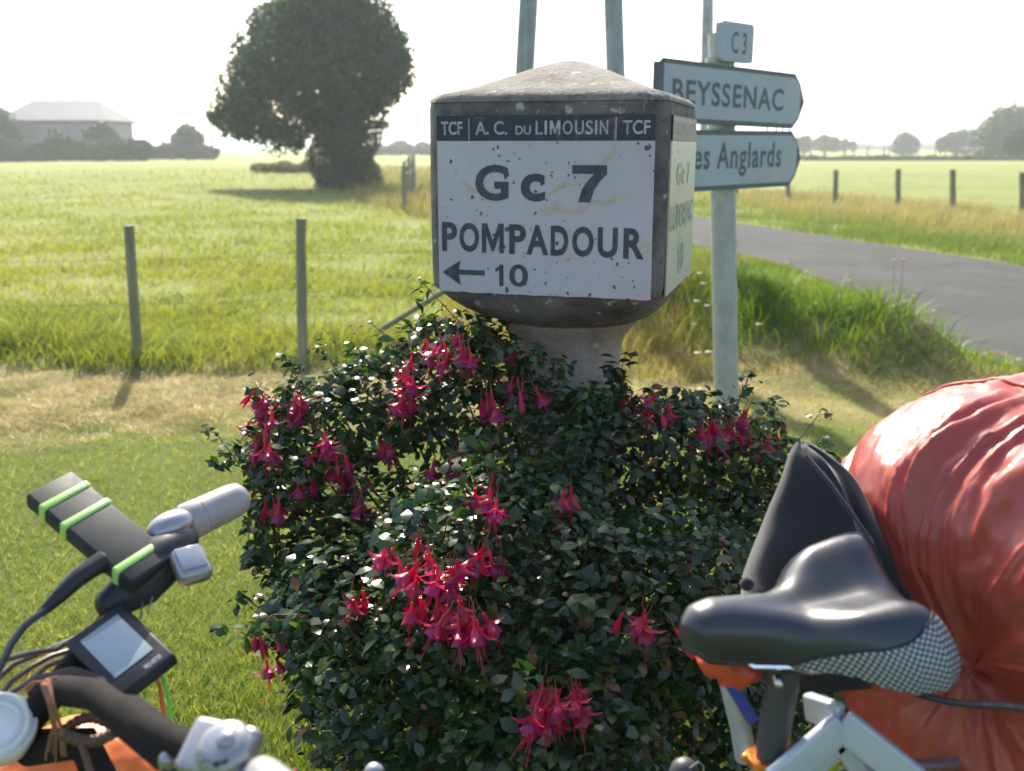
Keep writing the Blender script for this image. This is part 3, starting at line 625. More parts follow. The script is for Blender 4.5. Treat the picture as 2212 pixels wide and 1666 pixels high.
def poly_letter(o, u, box, parts, mt, par):
    x0, x1, z0, z1 = box; nn = u.cross(up).normalized()
    for i, pl in enumerate(parts):
        g = Geo(); g.disc_plate([o + u * (x0 + a * (x1 - x0)) + up * (z0 + b * (z1 - z0)) + nn * .0001 for a, b in pl], nn * .0007)
        q = obj('lettering', g, mt, None, smooth=False); q.parent = par; q.matrix_parent_inverse = Matrix.Identity(4) if par.parent else Matrix.Translation(-par.location)
M_ = [[(0, 0), (.2, 0), (.2, .62), (.44, .06), (.56, .06), (.8, .62), (.8, 0), (1, 0), (1, 1), (.76, 1), (.5, .40), (.24, 1), (0, 1)]]
ONE = [[(.48, 0), (1, 0), (1, 1), (.62, 1), (0, .80), (0, .64), (.48, .76)]]
def L(s, box, mt, par, bold=.02, o=None, u=None, sp=1.0):
    if s in 'M1': return poly_letter(o if o is not None else fo, u if u is not None else fx, box, M_ if s == 'M' else ONE, mt, par)
    return letters('lettering', s, mt, o if o is not None else fo, u if u is not None else fx, up, box, par, bold, sp)
zl = zbb + .012; zh = zbb + .041
def fxp(px): return (px - 945) / (1408 - 945) * .486 - .237      # position across the front plate
def fzp(py): return zbb - .001 - (py - 297) / (643 - 297) * (zbb - zb + .001)
L('TCF', (fxp(955), fxp(1003), zl, zh), MAT['letter_cream'], hb_, .02); L('A. C.', (fxp(1031), fxp(1101), zl, zh), MAT['letter_cream'], hb_, .02)
L('DU', (fxp(1119), fxp(1152), zl, zl + .019), MAT['letter_cream'], hb_, .02); [L(ch, (fxp(a), fxp(b_)) + (zl, zh), MAT['letter_cream'], hb_, .015) for ch, a, b_ in (('L', 1162, 1177), ('I', 1181, 1186), ('M', 1192, 1214), ('O', 1219, 1240), ('U', 1245, 1263), ('S', 1267, 1282), ('I', 1286, 1291), ('N', 1296, 1313))]; L('TCF', (fxp(1343), fxp(1398), zl, zh), MAT['letter_cream'], hb_, .02)
for px in (1017, 1329):
    g = Geo(); g.box(fo + fx * fxp(px) + up * (zbb + .024) + fn * .0002, (.0022, .0008, .046), Rm); obj('divider', g, MAT['letter_cream'], hb_, smooth=False)
ln = MAT['letter_navy']
L('G', (fxp(1030), fxp(1104), fzp(430), fzp(349)), ln, pw, .032); L('c', (fxp(1130), fxp(1183), fzp(430), fzp(368)), ln, pw, .034)
g = Geo()     # the 7 with its thick straight strokes
def fpt(px, py): return fo + fx * fxp(px) + up * fzp(py) + fn * .0001
g.disc_plate([fpt(*p) for p in ((1240, 349), (1312, 349), (1313, 368), (1298, 384), (1286, 404), (1279, 430), (1253, 430), (1262, 400), (1276, 379), (1286, 368), (1240, 368))], fn * .0007); obj('lettering', g, ln, pw, smooth=False)
for ch, a, b in (('P', 953, 988), ('O', 993, 1038), ('M', 1044, 1093), ('P', 1105, 1142), ('A', 1143, 1191), ('D', 1196, 1234), ('O', 1242, 1288), ('U', 1296, 1338), ('R', 1350, 1393)):
    tl = (a - 953) / 440 * 5; L(ch, (fxp(a), fxp(b), fzp(548 + tl), fzp(480 + tl)), ln, pw, .034)
L('1', (fxp(1074), fxp(1092), fzp(625), fzp(575)), ln, pw, .03); L('0', (fxp(1105), fxp(1147), fzp(625), fzp(573)), ln, pw, .02)
g = Geo(); g.disc_plate([fpt(*p) for p in ((953, 597), (995, 568), (991, 590), (1050, 590), (1050, 602), (991, 602), (995, 627))], fn * .0007); obj('arrow', g, ln, pw, smooth=False)
fd = MAT['letter_faded']
L('TCF  A.C. DU LIMOUSIN  TCF', (-.17, .205, zl, zh), MAT['letter_cream'], sb_, .0, so, sx_)
L('Gc 7', (-.11, .12, 1.415, 1.465), fd, sw, .02, so, sx_); L('LUBERSAC', (-.185, .21, 1.318, 1.372), fd, sw, .02, so, sx_); L('1', (-.05, -.02, 1.21, 1.28), fd, sw, .03, so, sx_); L('0', (.0, .06, 1.21, 1.28), fd, sw, .02, so, sx_)
# far plates on the two hidden faces
for (nn_, uu) in ((Rm @ V(0, 1, 0), Rm @ V(-1, 0, 0)), (Rm @ V(-1, 0, 0), Rm @ V(0, -1, 0))):
    o2 = MC + nn_ * (HA + .001); plate('rear_plate', o2, uu, nn_, -.22, .22, zb, zbb - .001, MAT['enamel_white'], .0015); plate('rear_band', o2, uu, nn_, -.22, .22, zbb, ztb + .004, MAT['enamel_navy'], .0015)

# ------------------------------------------------------------------ road sign
rs = thing('direction_sign', 'grey road sign post with arrow boards reading BEYSSENAC and Les Anglards', 'road sign', (1.03, 4.7, 0))
pb = at(1570, 880, 4.70); pt = at(1553, 40, 4.70); d = (pt - pb) / (pt.z - pb.z); b = pb - d * (pb.z + .2)
g = Geo(); n = 20; g.tube([b, b + d * 1.2, at(1558, 72, 4.70)], .0585, 24); obj('post', g, MAT['galv'], rs)
g = Geo(); q = at(1592, 505, 4.64); g.tube([at(1590, 430, 4.655), at(1578, 470, 4.632), at(1577, 520, 4.632), at(1580, 560, 4.636)], [.004, .016, .017, .006], 8)
p0 = at(1580, 500, 4.70) ; g2 = Geo()
for i in range(12):
    zz = p0.z - .14 + .28 * i / 11; a1 = -.15 + .12 * math.sin(i * .9)
    c_ = b + d * (zz - b.z)
    g2.v += [tuple(c_ + V(math.cos(t) * .0600, -math.sin(t) * .0600, 0)) for t in (.05, .3, .62 + .22 * math.cos(i * .8))]
for i in range(11):
    for j in range(2): g2.f.append((i * 3 + j, i * 3 + j + 1, i * 3 + j + 4, i * 3 + j + 3)); g2.m.append(0)
obj('sticker', g2, MAT['sticker'], rs)
A_ = Vector((.536, 4.22)); B_ = Vector((1.36, 5.05)); du = (B_ - A_).normalized(); U = V(du.x, du.y, 0); Nn = V(du.y, -du.x, 0); LEN = (B_ - A_).length
def arrow_board(z0, z1, tilt, black_all, label_txt, lett):
    o = V(A_.x, A_.y, 0) + Nn * .075; Hh = z1 - z0
    def P(u, v): return o + U * u + V(0, 0, z0 + v * Hh + tilt * u)
    tip = .10; out = [(0.02, 0), (LEN - tip, 0), (LEN - tip * .45, .18), (LEN, .5), (LEN - tip * .45, .82), (LEN - tip, 1), (.02, 1), (0, .94), (0, .06)]
    g = Geo(); g.disc_plate([P(u, v) for u, v in out], -Nn * .03); bd = obj('board', g, MAT['sign_black'], rs, smooth=False)
    bd['label'] = label_txt
    def ins(f, e): return [(min(max(u, e), LEN - e * 1.2) if abs(u - LEN) > 1e-6 else LEN - e * 1.5, .5 + (v - .5) * f) for u, v in out]
    g = Geo(); face = ins(.84, .03); g.disc_plate([P(u, v) + Nn * .002 for u, v in face], -Nn * .003); fc = obj('face', g, MAT['sign_white'], bd, smooth=False); fc.matrix_parent_inverse = Matrix.Identity(4)
    for s, u0, u1, v0, v1 in lett:
        vz = P(u0, v0).z; o2 = o + Nn * .0024; uu = (U + V(0, 0, tilt)).normalized()
        letters('lettering', s, MAT['sign_black'], o2 + V(0, 0, z0), U + V(0, 0, tilt), up, (u0, u1, v0 * Hh, v1 * Hh), bd, .02, 1.12, .0006)
    return bd
def bu(px, z):      # distance along the board seen at column px
    best = min(range(400), key=lambda i: abs(((A_.x + du.x * LEN * i / 399) / (A_.y + du.y * LEN * i / 399)) * 1.0285 * FPX * .972 + 1106 - px)); return LEN * best / 399
arrow_board(1.600, 1.850, -.012, 0, 'upper arrow board', [('BEYSSENAC', .09, LEN - .20, .30, .70)])
arrow_board(1.312, 1.570, .004, 0, 'lower arrow board', [('Les Anglards', .19, LEN - .19, .22, .80)])
g = Geo(); u0 = .60; cz0, cz1 = 1.868, 2.035
c_o = V(.885, 4.57, 0) + Nn * .03; w_ = .265; out = []
for cx, cy, a0 in ((w_ - .02, cz1 - .02, 0), (.02, cz1 - .02, 90), (.02, cz0 + .02, 180), (w_ - .02, cz0 + .02, 270)):
    for k in range(5): a = math.radians(a0 + 22.5 * k); out.append(c_o + U * (cx + .02 * math.cos(a)) + V(0, 0, cy + .02 * math.sin(a)))
g.disc_plate(out, -Nn * .03); cbx = obj('number_plate', g, MAT['sign_white'], rs, smooth=False)
letters('lettering', 'C 3', MAT['sign_black'], c_o, U, up, (.085, .205, cz0 + .035, cz1 - .04), cbx, .01, 1.0, .001)
for zz in (1.62, 1.59, 1.88):
    g = Geo(); c_ = b + d * (zz - b.z); g.tube([c_ - V(0, 0, .012), c_ + V(0, 0, .012)], .064, 20); obj('clamp', g, MAT['galv'], rs)
g = Geo()
for px in (1690, 1664, 1680, 1686):
    pass
for uu in (LEN - .10, LEN - .16, LEN - .22, LEN - .30):
    o = V(A_.x, A_.y, 0) + Nn * .06 + U * uu; g = Geo(); g.tube([o + V(0, 0, 1.565), o + V(0, 0, 1.625)], .003, 6); obj('bracket_pin', g, MAT['sign_black'], rs)

# ------------------------------------------------------------------ fuchsia bush
fb_ = thing('fuchsia_bush', 'sprawling fuchsia bush with hanging pink flowers round the foot of the milestone', 'bush', (.1, 2.1, 0))
def bb(px, py, Y, r, ry=None, rz=None):
    p = at(px, py, Y); return (p.x, p.y, p.z, r, ry or r, rz or r)
bush = [(.14, 2.10, .30, .50, .46, .34), (.04, 2.02, .50, .46, .40, .26), (-.22, 2.12, .60, .28, .30, .20), (-.22, 2.05, .40, .26, .3, .3),
        bb(620, 985, 2.15, .105), bb(600, 900, 2.2, .06), bb(700, 930, 2.2, .13), bb(800, 890, 2.25, .14), bb(870, 850, 2.3, .13), bb(950, 800, 2.32, .125), bb(1040, 790, 2.30, .10), bb(1000, 860, 2.2, .16),
        bb(620, 1080, 2.05, .075), bb(600, 1210, 2.0, .055), bb(690, 1260, 1.95, .10), bb(720, 1400, 1.85, .10), bb(660, 1150, 2.0, .1),
        bb(1150, 960, 2.1, .15), bb(1260, 1000, 2.05, .16), bb(1300, 905, 2.18, .09), bb(1380, 960, 2.1, .12), bb(1460, 960, 2.2, .12), bb(1540, 975, 2.3, .13), bb(1610, 1010, 2.3, .11), bb(1680, 1050, 2.3, .09), bb(1640, 1150, 2.25, .14), bb(1730, 1020, 2.35, .05), bb(1150, 845, 2.16, .05),
        bb(560, 1190, 2.0, .03), bb(540, 1215, 2.0, .025), bb(575, 1240, 2.0, .03), bb(572, 1345, 1.95, .028), bb(600, 1335, 1.95, .035), bb(640, 1340, 1.92, .045), bb(540, 985, 2.15, .028), bb(525, 1010, 2.12, .022), bb(560, 1040, 2.1, .035), bb(575, 1120, 2.05, .03), bb(600, 1400, 1.95, .022), bb(660, 860, 2.25, .05), bb(745, 830, 2.3, .05), bb(820, 800, 2.35, .045), bb(880, 745, 2.38, .045), bb(950, 715, 2.4, .05), bb(1010, 708, 2.4, .05), bb(1070, 735, 2.36, .05), bb(1480, 868, 2.25, .04), bb(1530, 880, 2.3, .05), bb(1640, 925, 2.4, .045), bb(1700, 975, 2.4, .04), bb(1760, 1060, 2.4, .05),
        (.42, 2.1, .52, .26, .3, .26), (.58, 2.15, .38, .22, .3, .3), bb(1130, 1200, 1.78, .2), bb(940, 1190, 1.72, .13), bb(1000, 1350, 1.62, .17), bb(1250, 1350, 1.65, .22), bb(1450, 1300, 1.75, .2), bb(850, 1500, 1.7, .2), bb(1200, 1600, 1.5, .2), bb(770, 1300, 1.8, .16)]
NB = 62000
P, D = in_blobs([tuple(q[:3]) + tuple(v * .97 for v in q[3:]) for q in bush], NB, .5)
NB_ = NB
def inside(P, blobs, s=.8):
    m = np.zeros(len(P), bool)
    for q in blobs: m |= (((P - np.array(q[:3])) / (np.array(q[3:]) * s)) ** 2).sum(1) < 1
    return m
ok = (P[:, 2] > .02) & ~(((P[:, 0] - MC.x) ** 2 + (P[:, 1] - MC.y) ** 2 < .17 ** 2)); ok &= ~(inside(P, bush, .72) & (rng.uniform(0, 1, NB) < .75)); P, D = P[ok], D[ok]
shoots = []; sP = []; sD = []
for i in range(170):
    q = bush[random.choice(list(range(1, 28)) + list(range(len(bush) - 12, len(bush))))] if i % 3 else bush[random.randrange(4, len(bush))]
    a_ = random.uniform(0, 2 * PI); el = random.uniform(-.1, 1.2); dv_ = V(math.cos(a_) * math.cos(el), math.sin(a_) * math.cos(el) * .9 - .15, math.sin(el)); c0 = Vector(q[:3]); e0 = c0 + Vector([dv_[k] * q[3 + k] for k in range(3)]) * .85
    ln_ = random.uniform(.05, .13); e1 = e0 + dv_ * ln_ * .7 + V(0, 0, .02); e2 = e0 + dv_ * ln_ * 1.1 + V(0, 0, -.03 * random.random()); shoots.append([c0.lerp(e0, .5), e0, e1, e2])
    for k in range(random.randint(10, 20)):
        t = random.random(); pt_ = (e0.lerp(e1, t * 2) if t < .5 else e1.lerp(e2, t * 2 - 1)); off = Vector([random.gauss(0, .010) for _ in range(3)]); sP.append(tuple(pt_ + off)); d2 = (off.normalized() + V(0, 0, .6)).normalized(); sD.append(tuple(d2))
P = np.concatenate([P, np.array(sP)]); D = np.concatenate([D, np.array(sD)])
N = len(P); sz = rng.uniform(.015, .040, N); Nn2 = D * .5 + rng.normal(0, .42, (N, 3)); Nn2[:, 2] += .75; Nn2 /= np.linalg.norm(Nn2, axis=1)[:, None]
c = lerp((.012, .034, .014), (.032, .072, .020), rng.uniform(0, 1, N)); yn = rng.uniform(0, 1, N) < .10; c[yn] = (.08, .13, .03); rd = rng.uniform(0, 1, N) < .03; c[rd] = (.14, .06, .03)
cost = P[:, 1]; front = np.argsort(cost + rng.uniform(0, .5, N)); keep = np.ones(N, bool)
single = front[:300]; keep[single] = False
VV, T = leaf_quads(P[keep], Nn2[keep], sz[keep]); tri_mesh('foliage', VV, T, MAT['leaf'], np.repeat(c[keep], 6, 0), fb_, smooth=True)
protos = []
for i in range(4):
    VV, T = leaf_quads(np.zeros((1, 3)), np.array([[0, 0, 1.0]]), np.array([1.0]), .5 + .04 * i, .2 + .04 * i)
    lo = tri_mesh('leaf', VV, T, MAT['leaf'], np.tile(np.array([[.018 + .008 * i, .042 + .012 * i, .014]]), (6, 1)), kind=None, smooth=True); protos.append(lo)
for j, i in enumerate(single):
    q = Vector(Nn2[i]).to_track_quat('Z', 'Y') @ Matrix.Rotation(random.uniform(0, 6.28), 3, 'Z').to_quaternion(); s_ = float(sz[i]) * 1.15
    if j < 4: o = protos[j]; o.parent = fb_; o.location = Vector(P[i]) - fb_.location; o.rotation_euler = q.to_euler(); o.scale = (s_,) * 3
    else: share(protos[j % 4], 'leaf', P[i], q.to_euler(), (s_,) * 3, fb_)
g = Geo()
for i in range(90):
    q = bush[random.randrange(len(bush))]; e = Vector(q[:3]) + Vector([random.gauss(0, .35) * k for k in q[3:]]); s = Vector((.12 + random.gauss(0, .12), 2.1 + random.gauss(0, .1), 0)); m = (s + e) / 2 + V(0, 0, .08)
    g.tube([s, s.lerp(m, .5) + V(random.gauss(0, .02), 0, .03), m, m.lerp(e, .6) + V(0, 0, .02), e], [.006, .005, .004, .003, .0015], 5)
for sh_ in shoots: g.tube(sh_, [.0022, .0017, .0012, .0008], 4)
obj('stems', g, MAT['stem'], fb_, kind='stuff')

def petal_mat(name, c, t, gl=.1):
    k = NT(name); k.t.nodes.remove(k.b); d = k.n('ShaderNodeBsdfDiffuse'); tr = k.n('ShaderNodeBsdfTranslucent'); gq = k.n('ShaderNodeBsdfGlossy'); gq.inputs['Roughness'].default_value = .35
    cc = k.ramp(k.noise(k.co('Object'), 180, 3), [(.3, tuple(q * .75 for q in c)), (.7, c)]); k.l(cc, d.inputs[0]); tr.inputs[0].default_value = t + (1,)
    m = k.n('ShaderNodeMixShader'); m.inputs[0].default_value = .5; k.l(d.outputs[0], m.inputs[1]); k.l(tr.outputs[0], m.inputs[2]); m2 = k.n('ShaderNodeMixShader'); m2.inputs[0].default_value = gl; k.l(m.outputs[0], m2.inputs[1]); k.l(gq.outputs[0], m2.inputs[2]); k.l(m2.outputs[0], k.out.inputs[0]); return k.m
MAT['sepal'] = petal_mat('crimson_sepal', (.46, .010, .070), (.85, .02, .15), .04); MAT['petal'] = petal_mat('purple_petal', (.34, .012, .17), (.60, .02, .30), .04)
MAT['pedicel'] = petal_mat('flower_stalk', (.20, .10, .03), (.4, .12, .03))
def flower(openness, seed):
    r = random.Random(seed); g = Geo(); L_ = .022
    g.tube([(0, 0, 0), (.002, 0, -.012), (0, 0, -.026)], [.0007, .0007, .0009], 5, 2)
    g.tube([(0, 0, -.026), (0, 0, -.030), (0, 0, -.036), (0, 0, -.045)], [.0022, .0030, .0026, .0042], 7, 0)
    for k in range(4):
        a = k * PI / 2 + r.uniform(-.15, .15); c_, s_ = math.cos(a), math.sin(a); L1 = r.uniform(.024, .030)
        rows = []
        for i in range(4):
            t = i / 3; rad = .003 + L1 * t * math.sin(openness * (.5 + .6 * t)) ; zz = -.043 - L1 * t * math.cos(openness * (.5 + .6 * t)); wd = [.0035, .0058, .0045, .0004][i]
            rows.append([V(c_ * rad - s_ * wd, s_ * rad + c_ * wd, zz), V(c_ * (rad + .001), s_ * (rad + .001), zz + .001), V(c_ * rad + s_ * wd, s_ * rad - c_ * wd, zz)])
        g.rings(rows, cap=False, m=0, closed=False)
    if openness > .4:
        n = 10; rows = []
        for i in range(4):
            t = i / 3; rr = [.0035, .0085, .0105, .0115][i]; rows.append([V(math.cos(2 * PI * j / n) * rr * (1 + (.16 if j % 2 else -.12) * t), math.sin(2 * PI * j / n) * rr * (1 + (.16 if j % 2 else -.12) * t), -.044 - .018 * t - (.002 if j % 2 else 0) * t) for j in range(n)])
        g.rings(rows, cap=False, m=1)
        for k in range(5):
            a = k * 1.256; q = r.uniform(.030, .045) if k else .058; g.tube([(0, 0, -.045), (math.cos(a) * .003, math.sin(a) * .003, -.044 - q)], [.0005, .0006], 4, 0)
    me_o = obj('flower', g, [MAT['sepal'], MAT['petal'], MAT['pedicel']], None); return me_o
fproto = [flower(1.15, 1), flower(.85, 2), flower(1.4, 3), flower(.12, 4)]
def front_of(px, py):
    d0 = at(px, py, 1.0) - V(0, 0, EYE); best = None
    o = np.array([0, 0, EYE]); dd = np.array(d0)
    for q in bush:
        c_ = np.array(q[:3]); s_ = np.array(q[3:]) * 1.02; oo = (o - c_) / s_; d_ = dd / s_; A = d_ @ d_; B = 2 * oo @ d_; C_ = oo @ oo - 1; disc = B * B - 4 * A * C_
        if disc > 0:
            t = (-B - math.sqrt(disc)) / 2 / A
            if t > .9 and (best is None or t < best): best = t
    return best
spots = [(575, 855, 4, 30), (600, 885, 3, 25), (575, 930, 4, 28), (570, 960, 2, 20), (715, 1000, 5, 34), (745, 1035, 6, 36), (770, 1082, 3, 22), (885, 800, 5, 30), (885, 830, 3, 22), (885, 862, 2, 15), (1000, 745, 6, 40), (940, 740, 4, 30), (975, 985, 5, 32), (640, 870, 2, 18),
         (880, 1195, 6, 40), (930, 1210, 7, 42), (960, 1225, 4, 25), (1050, 1190, 5, 36), (925, 1290, 5, 34), (985, 1320, 6, 36), (1030, 1330, 5, 30), (1180, 1490, 6, 34), (1230, 1495, 5, 32), (1200, 1530, 4, 25), (765, 1290, 3, 22), (560, 1375, 3, 18), (580, 1425, 1, 8),
         (1400, 1325, 4, 34), (1620, 935, 5, 30), (1520, 920, 4, 34), (1555, 930, 3, 20), (1410, 880, 4, 26), (1440, 885, 2, 14), (1350, 860, 2, 14), (1130, 830, 4, 28), (690, 950, 3, 30), (1100, 765, 1, 8), (1050, 860, 3, 30), (590, 1090, 2, 22), (660, 1040, 2, 20), (1045, 1045, 3, 36), (1600, 895, 2, 20), (1660, 950, 2, 14), (820, 960, 2, 30), (1200, 1050, 1, 40), (1740, 1090, 1, 14)]
nf = 0
for (px, py, n, sp) in spots:
    for k in range(n + 1):
        x_, y_ = px + random.gauss(0, sp * .55), py + random.gauss(0, sp * .35); t = front_of(x_, y_ - 18) or front_of(px, py)
        if t is None: t = 2.0
        p = at(x_, y_ - 30, 1.0); p = V(0, 0, EYE) + (p - V(0, 0, EYE)) * (t - .035 + random.uniform(-.03, .02)); kx = random.choices([0, 1, 2, 3], [4, 3, 3, 2])[0]; s_ = random.uniform(.85, 1.25); rot = (random.gauss(0, .25), random.gauss(0, .25), random.uniform(0, 6.28))
        if nf < 4: o = fproto[nf]; o.parent = fb_; o.location = p - fb_.location; o.rotation_euler = rot
        else: share(fproto[kx], 'flower', p, rot, (s_,) * 3, fb_)
        nf += 1

# petals fallen on the lawn
g = Geo()
for i in range(60):
    x0 = random.gauss(-.45, .35); y0 = random.gauss(2.0, .5); z0 = float(H(x0, y0)) + .03; a = random.uniform(0, 6.28); u = V(math.cos(a), math.sin(a), random.uniform(-.3, .3)) * .009; v = V(-math.sin(a), math.cos(a), random.uniform(-.3, .5)) * .005; p = V(x0, y0, z0)
    g.add([p - u, p + v, p + u, p - v], [(0, 1, 2, 3)])
obj('fallen_petals', g, MAT['sepal'], None, smooth=False, kind='stuff')
# small wild flowers in the verge
MAT['yellow'] = petal_mat('yellow_petals', (.75, .50, .02), (.9, .6, .03)); MAT['umbel'] = petal_mat('white_umbel', (.40, .36, .27), (.4, .36, .27)); MAT['green_stem'] = petal_mat('green_stalk', (.12, .18, .04), (.2, .3, .05))
def wild(name, label, px, py, Y, mt, r, grp, flat=1.0):
    p = at(px, py, Y); b = Vector((p.x + random.uniform(-.04, .04), p.y + random.uniform(-.03, .03), float(H(p.x, p.y)))); t = thing(name, label, 'flower', b, grp)
    g = Geo(); g.tube([b, b.lerp(p, .5) + V(.01, 0, 0), p], [.0016, .0014, .0012], 5); obj('stalk', g, MAT['green_stem'], t)
    g = Geo(); rows = []
    for i, (rr, zz) in enumerate(((.15, -.004), (1, .002), (.75, .006), (.1, .007))): rows.append([p + V(math.cos(2 * PI * j / 14) * rr * r * (1 + .18 * (j % 2)), math.sin(2 * PI * j / 14) * rr * r * (1 + .18 * (j % 2)), zz * flat) for j in range(14)])
    g.rings(rows); obj('flower_head', g, mt, t)
def gy_(px, py, hgt):   # forward distance at which a flower of that height stands
    y = 6.0
    for k in range(200):
        p = at(px, py, y)
        if p.z - float(H(p.x, p.y)) < hgt: break
        y += .04
    return y
for px, py, hgt in ((1932, 562, .42), (1952, 561, .42), (2018, 672, .35), (1700, 568, .3), (1648, 562, .3), (1660, 596, .25), (1742, 588, .3), (1835, 606, .32), (1712, 640, .25), (1762, 655, .22), (1975, 640, .3)):
    wild('hawkbit_flower', 'small yellow flower on a thin stalk in the verge grass by the road', px, py, gy_(px, py, hgt), MAT['yellow'], .013, 'yellow wild flowers by the road')
for px, py, hgt in ((1512, 590, .4), (1520, 612, .42), (1542, 607, .4), (1505, 650, .4), (1528, 660, .38), (1640, 700, .3), (1500, 700, .35), (1532, 760, .3), (1516, 840, .2), (1508, 762, .3)):
    wild('umbel_flower', 'pale flat seed head on a stalk beside the road sign post', px, py, gy_(px, py, hgt), MAT['umbel'], .022, 'pale seed heads beside the sign post', .6)

# ------------------------------------------------------------------ bicycle
MAT['white_paint'] = mat('white_frame_paint', (.45, .49, .53), .25, coat=.5, vary=.04, scale=12); MAT['black_rubber'] = mat('black_rubber', (.028, .027, .027), .6, spec=.2, bump=.4, bscale=300, bdist=.0006)
MAT['black_plastic'] = mat('black_plastic', (.026, .027, .030), .38, spec=.3, vary=.25); MAT['grip'] = mat('grey_rubber_grip', (.30, .285, .275), .34, bump=.3, bscale=500, bdist=.0004)
MAT['silver'] = mat('brushed_silver', (.33, .33, .335), .36, metal=.7, vary=.03, scale=20); MAT['chrome'] = mat('polished_steel', (.7, .7, .72), .12, metal=1.0)
MAT['saddle'] = mat('smooth_black_saddle_cover', (.022, .024, .030), .36, spec=.6, vary=.15, scale=10, bump=.15, bscale=700, bdist=.0003, coat=.15)
MAT['seatpost'] = mat('matt_black_seatpost', (.045, .046, .05), .5, vary=.1); MAT['orange_alu'] = mat('orange_anodised_clamp', (.62, .20, .03), .28, metal=.55)
MAT['orange_cloth'] = mat('orange_nylon', (.72, .16, .03), .45, bump=.3, bscale=250, vary=.2, scale=14); MAT['cable'] = mat('black_cable_housing', (.05, .05, .052), .3)
MAT['lime_band'] = mat('lime_reflective_band', (.36, .62, .16), .35, vary=.08); MAT['pack'] = mat('dark_pack_casing', (.022, .028, .030), .55, spec=.25, vary=.3, scale=20)
MAT['bar_black'] = mat('matt_black_bar', (.022, .019, .018), .85, spec=.08); MAT['screen'] = mat('grey_lcd_screen', (.30, .36, .38), .12, vary=.05, scale=25, coat=.6); MAT['grey_text'] = mat('pale_print', (.5, .53, .55), .4); MAT['white_plastic'] = mat('white_plastic', (.72, .72, .70), .3, vary=.04)
MAT['blue_strap'] = mat('blue_webbing', (.02, .06, .30), .6); MAT['bead'] = mat('brown_wooden_bead', (.10, .045, .025), .5); MAT['cord_brown'] = mat('brown_cord', (.28, .12, .06), .6); MAT['cord_orange'] = mat('orange_cord', (.75, .16, .03), .5); MAT['cord_green'] = mat('green_cord', (.12, .62, .08), .5)
def meshmat():
    k = NT('perforated_grey_mesh'); aa = k.n('ShaderNodeAttribute', attribute_name='weave'); mp = k.n('ShaderNodeMapping'); k.l(aa.outputs['Vector'], mp.inputs[0]); mp.inputs['Rotation'].default_value = (0, 0, .35); s = k.n('ShaderNodeSeparateXYZ'); k.l(mp.outputs[0], s.inputs[0])
    def tri(a): return k.math('ABSOLUTE', k.math('SUBTRACT', k.math('FRACT', k.math('MULTIPLY', a, 205.0)), .5))
    m = k.math('MAXIMUM', tri(s.outputs[0]), tri(s.outputs[1])); pale_dots = k.math('LESS_THAN', m, .33)  # pale squares in a dark lattice, the mesh's own pattern
    k.base(k.mix(pale_dots, (.012, .013, .015), (.42, .45, .46))); k.b.inputs['Roughness'].default_value = .45; k.bump(pale_dots, .0008, .5); return k.m
MAT['saddle_mesh'] = meshmat()
bk = thing('bicycle', 'white and black touring bicycle with wide black saddle, parked before the bush', 'bicycle', (-.05, .92, 0))
BY = .90                                                  # the bicycle's own plane
def sub(o, par):                                          # make o a sub-part
    o.parent = par; o.matrix_parent_inverse = Matrix.Identity(4) if par.parent else Matrix.Translation(-par.location); return o
# saddle
NX, NYs = 44, 40
def saddle_pt(t, s, inset=0.0):
    """t 0 nose .. 1 tail, s -1 near edge .. 1 far edge"""
    x = .170 + .247 * t
    hw = np.interp(t, [0, .02, .06, .14, .28, .40, .48, .56, .64, .74, .84, .92, .97, 1], [.004, .017, .026, .031, .034, .039, .050, .074, .090, .103, .106, .096, .076, .050])
    zt_ = np.interp(t, [0, .04, .12, .3, .5, .65, .8, .92, 1], [-.008, .006, .013, .012, .008, .012, .018, .014, -.004])
    drop = np.interp(t, [0, .1, .4, .6, .8, 1], [.020, .044, .052, .054, .050, .036])
    a = s * PI / 2; y = hw * abs(math.sin(a)) ** .92 * (1 if s > 0 else -1)
    wing = float(np.clip((t - .38) / .26, 0, 1)); wing = wing * wing * (3 - 2 * wing)
    lobe = .026 * math.exp(-((abs(y) - .064) / .034) ** 2) * wing * float(np.clip((1.03 - t) / .16, 0, 1)); groove = -.005 * math.exp(-(y / .016) ** 2) * math.sin(PI * min(1, max(0, (t - .2) / .8)))
    z = zt_ + lobe + groove - drop * (1 - max(0, math.cos(a)) ** .7)
    z -= .012; ro = math.radians(11); y2 = y * math.cos(ro) - z * math.sin(ro); z2 = y * math.sin(ro) + z * math.cos(ro)
    ya = math.radians(10); x -= .008 * t; dx_ = x + .25 * (abs(y) ** 2) / .1 * t - .30; return Vector((.295 + dx_ * math.cos(ya) - y2 * math.sin(ya), BY + dx_ * math.sin(ya) + y2 * math.cos(ya) + .012, 1.066 + z2))
g = Geo(); rows = []
for i in range(NX + 1):
    t = i / NX; rows.append([saddle_pt(t, -1 + 2 * j / NYs) for j in range(NYs + 1)])
g.rings(rows, cap=False, closed=False)
bot = []
for i in range(NX + 1):
    t = i / NX; a = saddle_pt(t, -1); b_ = saddle_pt(t, 1); bot.append([a, a.lerp(b_, .08) + V(0, 0, -.008), a.lerp(b_, .5) + V(0, 0, -.010), a.lerp(b_, .92) + V(0, 0, -.008), b_])
g.rings(bot, cap=False, closed=False)
for row in (0, NX):
    pass
g.add(rows[0], [tuple(range(NYs + 1))]); g.add(rows[-1], [tuple(range(NYs, -1, -1))])
sdl = obj('saddle', g, MAT['saddle'], bk, angle=80)
